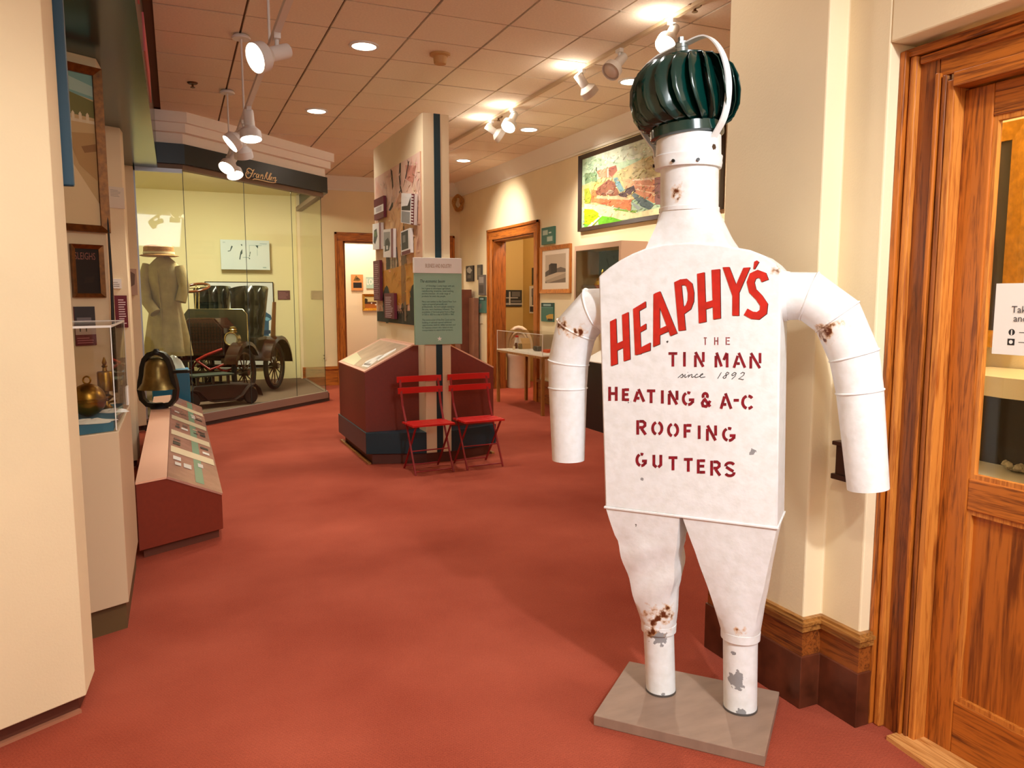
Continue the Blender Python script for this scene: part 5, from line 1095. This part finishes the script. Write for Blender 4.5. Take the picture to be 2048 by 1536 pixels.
# ================================================================== RIGHT WALL
X0 = 4.949
def wpic(name, label, cat, y1, y0, z0, z1, shapes, back, depth=.012, frame=None, group=None, X=X0):
    return picture(name, label, cat, (X, y1, z0), (0, -1, 0), y1-y0, z1-z0, shapes, back, (-1, 0, 0), depth, frame, group)
PYL, PYR, PZ0, PZ1 = 9.03, 6.15, 2.415, 3.385; FWd = .05
def pu(x, y):
    w = onx(1155+x/6.98, 250+y/6.98, 4.93); return ((PYL-FWd-w.y)/(PYL-PYR-2*FWd), (w.z-PZ0-FWd)/(PZ1-PZ0-2*FWd))
def cl01(q): return [(min(1, max(0, u)), min(1, max(0, v))) for u, v in q]
sh = lambda c, pts: (c, cl01([pu(*p) for p in pts]))
PM = lambda c: pmat('oil_paint_%d_%d_%d' % c, c, .4, noise=.22, nscale=9)
fshapes = [(PM((170, 196, 166)), rect(0, 0, 1, 1)), (PM((196, 206, 186)), [(.1, 1), (1, 1), (1, .7), (.3, .8)]), (PM((192, 178, 128)), [(0, .62), (.3, .68), (.5, .75), (1, .78), (1, .2), (0, .3)]), sh(PM((118, 146, 108)), [(100, 680), (260, 655), (280, 780), (180, 800), (105, 830)]),
  sh(PM((206, 180, 110)), [(100, 850), (280, 790), (360, 800), (280, 900), (100, 960)]), sh(PM((196, 140, 112)), [(270, 640), (420, 600), (540, 560), (560, 640), (480, 740), (300, 730)]), sh(PM((150, 92, 74)), [(440, 600), (540, 560), (555, 640), (480, 720), (440, 690)]), sh(PM((60, 40, 34)), [(262, 590), (272, 590), (272, 655), (262, 655)]),
  sh(PM((236, 216, 190)), [(418, 610), (434, 610), (434, 730), (418, 730)]), sh(PM((120, 160, 166)), [(500, 740), (560, 730), (640, 880), (680, 900), (600, 940), (540, 850)]),
  sh(PM((214, 160, 120)), [(630, 770), (780, 740), (800, 860), (660, 890)]), sh(PM((204, 138, 102)), [(800, 760), (1080, 730), (1080, 1100), (800, 940)]), sh(PM((132, 96, 92)), [(1080, 740), (1300, 690), (1300, 1110), (1080, 1110)]),
  sh(PM((236, 214, 186)), [(800, 755), (1080, 728), (1080, 760), (800, 780)]), sh(PM((228, 196, 160)), [(800, 830), (1080, 850), (1080, 865), (800, 842)]), sh(PM((228, 196, 160)), [(800, 890), (1080, 950), (1080, 965), (800, 902)]),
  sh(PM((140, 90, 70)), [(270, 980), (280, 880), (440, 760), (520, 800), (580, 950), (560, 1000)]), sh(PM((166, 140, 120)), [(390, 960), (440, 905), (500, 910), (520, 960)]), sh(PM((84, 62, 66)), [(570, 970), (790, 840), (820, 930), (620, 1020)]),
  sh(PM((196, 122, 74)), [(195, 900), (270, 910), (270, 1080), (195, 1080)]), sh(PM((198, 120, 78)), [(270, 1020), (760, 1040), (750, 1200), (270, 1090)]), sh(PM((214, 184, 146)), [(270, 1000), (560, 990), (760, 1030), (750, 1050), (270, 1025)]),
  sh(PM((92, 112, 116)), [(760, 980), (800, 950), (1075, 1110), (1010, 1185), (900, 1140)]), sh(PM((150, 164, 164)), [(770, 1080), (920, 1165), (850, 1190), (770, 1110)]),
  sh(PM((224, 212, 166)), [(100, 1100), (400, 1130), (800, 1230), (1300, 1120), (1300, 1300), (600, 1330), (100, 1250)]), sh(PM((120, 160, 60)), [(760, 1200), (830, 1190), (830, 1230), (700, 1215), (500, 1180), (520, 1165)]),
  sh(PM((176, 200, 20)), [(100, 1170), (220, 1180), (300, 1230), (290, 1330), (230, 1400), (100, 1400)]), sh(PM((104, 180, 40)), [(290, 1330), (350, 1270), (500, 1290), (640, 1340), (600, 1370), (300, 1420)]), sh(PM((110, 190, 60)), [(100, 1380), (200, 1400), (180, 1470), (100, 1480)]), sh(PM((150, 160, 50)), [(100, 900), (160, 880), (200, 1000), (180, 1090), (110, 1100)]), sh(PM((236, 232, 206)), [(140, 1470), (330, 1260), (345, 1270), (200, 1440)])]
wpic('factory_painting', 'large framed painting of a red-brick factory complex with green trees', 'painting', PYL, PYR, PZ0, PZ1, fshapes+dabs(fshapes, 850, 5, .009, .022, 24),
 PM((170, 196, 166)), .02, (FWd, pmat('dark_frame_wood', (52, 32, 20), .4), .055))
wpic('framed_photograph', 'framed sepia photograph of a brick building in light oak frame', 'photograph', 10.23, 9.28, 1.62, 2.285,
 [((232, 216, 194), rect(0, 0, 1, 1)), ((196, 176, 150), rect(.12, .16, .88, .88)), ((120, 104, 88), [(.12, .16), (.88, .16), (.88, .34), (.12, .2)]), ((170, 150, 126), [(.12, .22), (.88, .40), (.88, .28), (.2, .16)]), ((70, 58, 50), [(.26, .36), (.26, .62), (.34, .66), (.56, .64), (.56, .42)]), ((50, 42, 38), [(.34, .38), (.34, .66), (.56, .64), (.56, .42)]), ((110, 96, 84), [(.56, .42), (.56, .52), (.7, .55), (.88, .5), (.88, .42)]), ((90, 78, 68), [(.12, .32), (.26, .36), (.26, .5), (.12, .44)])], (232, 216, 194), .012, (.055, wood('light_oak', (156, 80, 26), (208, 130, 54), 'z'), .035))
wpic('green_sign', 'dark green square sign with two framed words above the sepia photograph', 'sign', 10.17, 9.77, 2.315, 2.555, [((150, 170, 150), rect(.1, .55, .52, .85)), ((176, 190, 170), rect(.12, .58, .5, .82)), ((150, 170, 150), rect(.45, .15, .9, .45)), ((176, 190, 170), rect(.47, .18, .88, .42)), ((200, 214, 200), rect(.6, .62, .8, .7))], DGREEN, .03)
wpic('green_sign', 'green sign with a yellow cart picture below the sepia photograph', 'sign', 10.19, 9.795, 1.21, 1.48, [((30, 70, 66), rect(0, .78, 1, 1)), ((150, 176, 170), rect(.18, .83, .8, .94)), ((196, 150, 60), [(.4, .3), (.7, .4), (1, .42), (1, .15), (.5, .1)]), ((40, 30, 24), rect(.55, .05, .95, .16)), ((100, 150, 140), rect(0, .74, 1, .77))], DGREEN, .02)
wpic('wall_photograph', 'upright dark photograph nearest the back corner', 'photograph', 13.35, 12.99, 1.85, 2.13, [((170, 168, 160), [(.1, .8), (.5, .95), (.9, .7), (.6, .5), (.2, .6)]), ((100, 96, 90), rect(.2, .2, .7, .4))], (40, 36, 34), .03)
wpic('wall_photograph', 'narrow dark photograph above the taller grey one', 'photograph', 12.78, 12.58, 1.87, 2.13, [((110, 100, 84), rect(.2, .3, .8, .8))], (66, 60, 54), .03)
wpic('wall_photograph', 'taller grey photograph beside the right doorway casing', 'photograph', 12.69, 12.42, 1.60, 1.95, [((150, 140, 136), rect(.1, .6, .9, .9)), ((60, 54, 52), rect(.1, .1, .9, .5))], (96, 86, 82), .04)
wpic('green_sign', 'small green sign with a face photograph beside the doorway casing', 'sign', 12.73, 12.40, 1.29, 1.57, [((30, 66, 60), rect(0, .76, 1, 1)), ((150, 176, 170), rect(.15, .82, .7, .93)), ((120, 116, 110), [(.05, .2), (.4, .3), (.4, .6), (.05, .55)])], (74, 116, 104), .02)
m = MB(); m.box(4.94, 4.95, 12.58, 12.72, 1.10, 1.23); solo(m, 'switch_plate', pmat('ivory_plate', (230, 214, 180), .5), 'ivory switch plate low on the wall beside the doorway', 'switch', bevel=.003)
op = ony(648, 714, 13.745); ol = thing('wall_outlet', 'ivory wall outlet above the back baseboard', 'outlet', (op.x, 13.745, op.z))
m = MB(); m.box(op.x-.04, op.x+.04, 13.74, 13.75, op.z-.065, op.z+.065); m.build('plate', pmat('ivory_plate', (230, 214, 180), .5), ol, bevel=.003)
for dz in (-.025, .025): MB().box(op.x-.015, op.x+.015, 13.737, 13.741, op.z+dz-.014, op.z+dz+.014).build('socket', pmat('brown_socket', (120, 90, 60), .5), ol)
# wall cabinet
wc = thing('wall_cabinet', 'tan wall cabinet with dark glazed front holding brass and a bottle', 'cabinet', (4.78, 8.0, 1.25))
CABT = pmat('tan_cabinet', (186, 150, 124), .55); CI = pmat('black_blue_lining', (22, 24, 30), .8)
ya, yb, za, zb = 7.46, 8.56, 1.25, 2.19
for b_ in ((4.6, 4.95, ya, ya+.05, za, zb), (4.6, 4.95, yb-.04, yb, za, zb), (4.6, 4.95, ya+.05, yb-.04, zb-.06, zb), (4.6, 4.95, ya+.05, yb-.04, za, za+.05)): MB().box(*b_).build('carcass_board', CABT, wc)
MB().box(4.93, 4.948, ya+.05, yb-.04, za+.05, zb-.06).build('back_lining', CI, wc); MB().box(4.62, 4.93, ya+.05, ya+.055, za+.05, zb-.06).build('side_lining', CI, wc)
MB().box(4.603, 4.607, ya+.05, yb-.04, za+.05, zb-.06).build('pane', GLASS, wc)
MB().box(4.64, 4.93, ya+.055, yb-.04, 1.56, 1.575).build('shelf', CI, wc)
c = V((4.76, 8.13, 1.576)); u = thing('brass_urn', 'small brass urn with finial inside the wall cabinet', 'urn', c)
m = MB(); m.lathe([(.07, 0), (.06, .02), (.03, .04), (.08, .08), (.11, .13), (.09, .18), (.05, .2), (.06, .21), (.03, .25), (.015, .27), (.02, .29), (.004, .32)], c, 24); m.build('body', pmat('bright_brass', (214, 168, 60), .25, metal=1), u, smooth=40)
for s_ in (-1, 1): m = MB(); m.tube([c+V((0, s_*.10, .14)), c+V((0, s_*.15, .17)), c+V((0, s_*.13, .21)), c+V((0, s_*.07, .19))], .010, 8); m.build('handle', pmat('bright_brass', (214, 168, 60), .25, metal=1), u, smooth=50)
m = MB(); m.lathe([(.035, 0), (.035, .14), (.015, .18), (.015, .23), (.02, .23), (.02, .25)], (4.78, 7.78, 1.576), 16); solo(m, 'glass_bottle', pmat('smoky_glass', (90, 96, 104), .1), 'grey bottle inside the wall cabinet beside the brass urn', 'bottle', smooth=40)
m = MB(); m.box(4.66, 4.665, 8.38, 8.47, 1.577, 1.66); solo(m, 'label_card', PAPER, 'white label card inside the wall cabinet', 'label')
# black slanted desk under it
bd_ = thing('black_slant_desk', 'black slant-topped desk with white sheet below the wall cabinet', 'display stand', (4.7, 7.4, 0))
p = [(4.46, .0), (4.92, .0), (4.92, 1.02), (4.46, .80)]
m = MB(); m.prism([(x, 6.6, z) for x, z in p], [(x, 8.05, z) for x, z in p]); m.build('body', BLACK, bd_)
p = [(4.45, .80), (4.92, 1.025), (4.92, 1.035), (4.45, .81)]
m = MB(); m.prism([(x, 6.62, z) for x, z in p], [(x, 8.03, z) for x, z in p]); m.build('white_top', PAPER, bd_)
# small glass-topped table
tb = thing('vitrine_table', 'slim wooden table with acrylic box of small objects by the doorway', 'display table', (4.62, 9.75, 0))
TW_ = wood('cap_oak', (110, 66, 26), (170, 116, 56), 'z'); tx0, tx1, ty0, ty1 = 4.36, 4.86, 8.98, 10.54
for x in (tx0, tx1-.04):
    for y in (ty0, ty1-.04): MB().box(x, x+.04, y, y+.04, 0, .76).build('leg', TW_, tb)
m = MB(); m.box(tx0, tx1, ty0, ty1, .755, .785); m.build('apron', TW_, tb); m = MB(); m.box(tx0+.005, tx1-.005, ty0+.005, ty1-.005, .785, .80); m.build('white_deck', PAPER, tb)
for b_ in ((tx0+.01, tx0+.015, ty0+.01, ty1-.01, .80, 1.07), (tx1-.015, tx1-.01, ty0+.01, ty1-.01, .80, 1.07), (tx0+.01, tx1-.01, ty0+.01, ty0+.015, .80, 1.07), (tx0+.01, tx1-.01, ty1-.015, ty1-.01, .80, 1.07), (tx0+.01, tx1-.01, ty0+.01, ty1-.01, 1.07, 1.075)): MB().box(*b_).build('pane', PLEXI, tb)
for y in (ty0+.01, ty1-.01): MB().bar((tx0+.01, y, .8), (tx0+.01, y, 1.073), .008).build('edge_strip', EDGE, tb)
MB().bar((tx0+.01, ty0, 1.073), (tx0+.01, ty1, 1.073), .008).build('edge_strip', EDGE, tb)
def tpt(px_, py_):
    p = gz(px_, py_, .801); return V((min(max(p.x, tx0+.06), tx1-.2), min(max(p.y, ty0+.14), ty1-.08), .801))
p = tpt(1024, 694); b_ = thing('milk_bottle', 'white milk bottle with red cap in the table vitrine', 'bottle', (p.x, p.y, .801))
m = MB(); m.lathe([(.036, 0), (.038, .01), (.038, .10), (.022, .14), (.024, .165)], (p.x, p.y, .801), 20); m.build('body', PAPER, b_, smooth=40); m = MB(); m.lathe([(.028, .165), (.028, .185), (.006, .19), (.006, .198)], (p.x, p.y, .801), 16); m.build('cap', pmat('red_plastic', (190, 30, 30), .4), b_, smooth=40)
for px_, py_, nm, lab, prof_, mt in ((1032, 697, 'brown_jar', 'brown glass jar beside the milk bottle', [(.022, 0), (.022, .06), (.016, .065), (.018, .085)], pmat('brown_glass', (96, 56, 26), .2)), (1041, 698, 'brass_jar', 'short olive brass jar right of the brown jar', [(.03, 0), (.03, .04), (.02, .05), (.024, .08)], pmat('olive_brass', (120, 96, 40), .35, metal=.5)), (1028, 699, 'cream_jar', 'tiny cream jar before the milk bottle', [(.016, 0), (.018, .04), (.012, .05)], CREAM)):
    p = tpt(px_, py_); m = MB(); m.lathe(prof_, (p.x, p.y, .801), 16); solo(m, nm, mt, lab, 'jar', smooth=40)
p = tpt(1014, 694); m = MB(); m.box(p.x, p.x+.004, p.y-.03, p.y+.03, .801, .85); solo(m, 'label_card', PAPER, 'small white label at the far end of the vitrine', 'label')
p = tpt(1056, 697); m = MB(); m.box(p.x, p.x+.14, p.y-.08, p.y+.08, .801, .88); m.prism([V((p.x, p.y-.08, .88)), V((p.x+.14, p.y-.08, .88)), V((p.x+.14, p.y-.02, .96)), V((p.x, p.y-.02, .96))], [V((p.x, p.y-.07, .88)), V((p.x+.14, p.y-.07, .88)), V((p.x+.14, p.y-.01, .96)), V((p.x, p.y-.01, .96))]); solo(m, 'open_carton', pmat('tan_card', (206, 160, 92), .7), 'open tan cardboard carton in the table vitrine', 'box')
p = tpt(1072, 702); cm = thing('folding_camera', 'small black camera with label in the table vitrine', 'camera', (p.x, p.y, .801)); m = MB(); m.box(p.x, p.x+.06, p.y-.08, p.y+.06, .801, .87); m.build('body', pmat('purple_black', (50, 36, 44), .4), cm, bevel=.01); m = MB(); m.rings([[V((xx, p.y+.03*math.cos(t*.4488), .84+.03*math.sin(t*.4488))) for t in range(14)] for xx in (p.x-.025, p.x)]); m.build('lens', BLACK, cm, smooth=40)
p = tpt(1088, 705); m = MB(); m.box(p.x, p.x+.15, p.y-.10, p.y+.08, .801, .84); solo(m, 'orange_box', pmat('orange_carton', (214, 84, 34), .6), 'flat orange box at the near end of the vitrine', 'box', bevel=.004)
# brown boxes in the far corner, woven hoop
m = MB(); m.box(4.66, 4.88, 12.95, 13.25, 0, 1.70); solo(m, 'brown_crate', pmat('brown_veneer', (124, 72, 52), .45, noise=.12, nscale=6), 'tall brown upright box in the far right corner', 'box', bevel=.006)
m = MB(); m.box(4.81, 4.90, 12.66, 12.92, 0, 1.55); solo(m, 'brown_crate', pmat('brown_veneer_light', (142, 96, 74), .45, noise=.12, nscale=6), 'shorter lighter brown box right of the tall upright one', 'box', bevel=.006)
hc = ony(916, 406, 13.5); wv = thing('woven_hoop', 'oval woven straw hoop hanging in the far upper corner', 'basket', hc)
for k in range(5):
    m = MB(); n = 24; m.tube([hc+RT*((.10-.014*k)*math.cos(2*math.pi*i/n)+.01*math.sin(i+k))+fw0*(.02*math.sin(i*.7+k))+V((0, 0, (.15-.012*k)*math.sin(2*math.pi*i/n))) for i in range(n)], .010, 6, closed=True); m.build('strand', STRAW, wv, smooth=50)
m = MB(); m.cyl(hc+V((0, 0, .15)), (hc.x, hc.y, CEIL), .002, n=6); m.build('cord', PAPER, wv)
# beyond the doorways
def fpic(name, label, cat, x0, y0, x1, y1, Y, shapes, back, depth=.012, frame=None):
    p = ony(x0, y0, Y); q = ony(x1, y1, Y); return picture(name, label, cat, V((p.x, Y, q.z)), (1, 0, 0), q.x-p.x, p.z-q.z, shapes, back, (0, -1, 0), depth, frame)
fpic('wooden_plaque', 'small wooden plaque with dark plate in the room beyond', 'plaque', 702, 549, 726, 581, 15.495, [((24, 18, 16), rect(.15, .16, .88, .5)), ((120, 90, 30), [(.15, .6), (.4, .95), (.8, .65), (.6, .58)]), ((60, 40, 20), [(.3, .7), (.5, .8), (.75, .72), (.5, .68)])], (206, 140, 78), .03)
lsx = fpic('local_sign', 'pale green sign reading LOCAL in the room beyond', 'sign', 732, 554, 775, 577, 15.495, [], (176, 206, 190), .02)
p = ony(733, 569, 15.475); text('LOCAL S', .16, (p.x, 15.475, p.z), (1, 0, 0), (0, -1, 0), PAPER, lsx, squeeze=.62, bold=.004)
fpic('gilt_landscape', 'small landscape in a bright gilt frame in the room beyond', 'painting', 724, 588, 775, 621, 15.495, [((206, 190, 130), rect(0, .5, 1, 1)), ((90, 50, 26), rect(0, .35, 1, .55)), ((176, 100, 34), rect(0, 0, 1, .36)), ((50, 40, 24), [(0, .4), (.12, .4), (.15, .75), (.05, .85), (0, .8)]), (WHT, rect(.5, .25, .7, .36)), (WHT, rect(.3, .38, .36, .48))], (206, 190, 130), .012, (.05, GOLD, .04))
fpic('street_photograph', 'wide dark photograph of a building front in the side room', 'photograph', 1003, 580, 1043, 613, 13.295, [((150, 146, 138), rect(0, .1, 1, .22)), ((176, 170, 160), rect(.2, .5, .8, .56)), ((190, 184, 172), rect(.35, .1, .42, .9)), ((100, 96, 90), rect(.5, .6, .9, .9)), ((130, 126, 118), rect(.45, .3, .95, .36))], (44, 42, 40), .02)
wpic('side_room_photograph', 'small dark portrait photograph in the side room', 'photograph', 12.87, 12.5, 1.79, 2.10, [((110, 104, 98), [(.3, .1), (.6, .1), (.6, .6), (.4, .6)])], (42, 40, 40), .02, None, None, 6.05)
wpic('side_room_photograph', 'tall bright photograph of a columned building in the side room', 'photograph', 12.95, 12.48, 1.27, 1.77, [((110, 110, 120), [(.2, .9), (.9, 1), (.9, .75), (.2, .6)]), ((90, 90, 96), rect(.25, .3, .4, .65)), ((90, 90, 96), rect(.5, .3, .65, .7)), ((50, 46, 60), rect(.05, .05, .95, .25))], (222, 222, 222), .03, None, None, 6.05)
bp_ = V((5.36, 12.12, 0)) ; bq = V((5.72, 12.75, 0))
kl = thing('white_stoneware_basin', 'large white glazed stoneware vessel with arched hood beyond the table', 'vessel', bp_+V((.05, .05, 0)))
ST = pmat('white_stoneware', (206, 186, 164), .45, noise=.05, nscale=8); kc = bp_+V((.08, .02, 0))
m = MB(); m.lathe([(.20, 0), (.205, .02), (.205, .52), (.235, .56), (.235, .64), (.21, .68), (.18, .69), (.16, .64), (.02, .62)], kc, 36); m.build('body', ST, kl, smooth=40)
for k, r in enumerate((.22, .17)):
    m = MB(); m.tube([kc+RT*(r*math.cos(t*math.pi/12))+fw0*(.05)+V((0, 0, .68+(.36 if k == 0 else .28)*math.sin(t*math.pi/12))) for t in range(13)], .035 if k == 0 else .02, 12); m.build('arched_hood', ST, kl, smooth=50)
m = MB(); rr_ = [kc+RT*(.2*math.cos(t*math.pi/12))+fw0*.06+V((0, 0, .68+.34*math.sin(t*math.pi/12))) for t in range(13)]; m.prism(rr_, [q_+fw0*.03 for q_ in rr_]); m.build('hood_back', ST, kl)
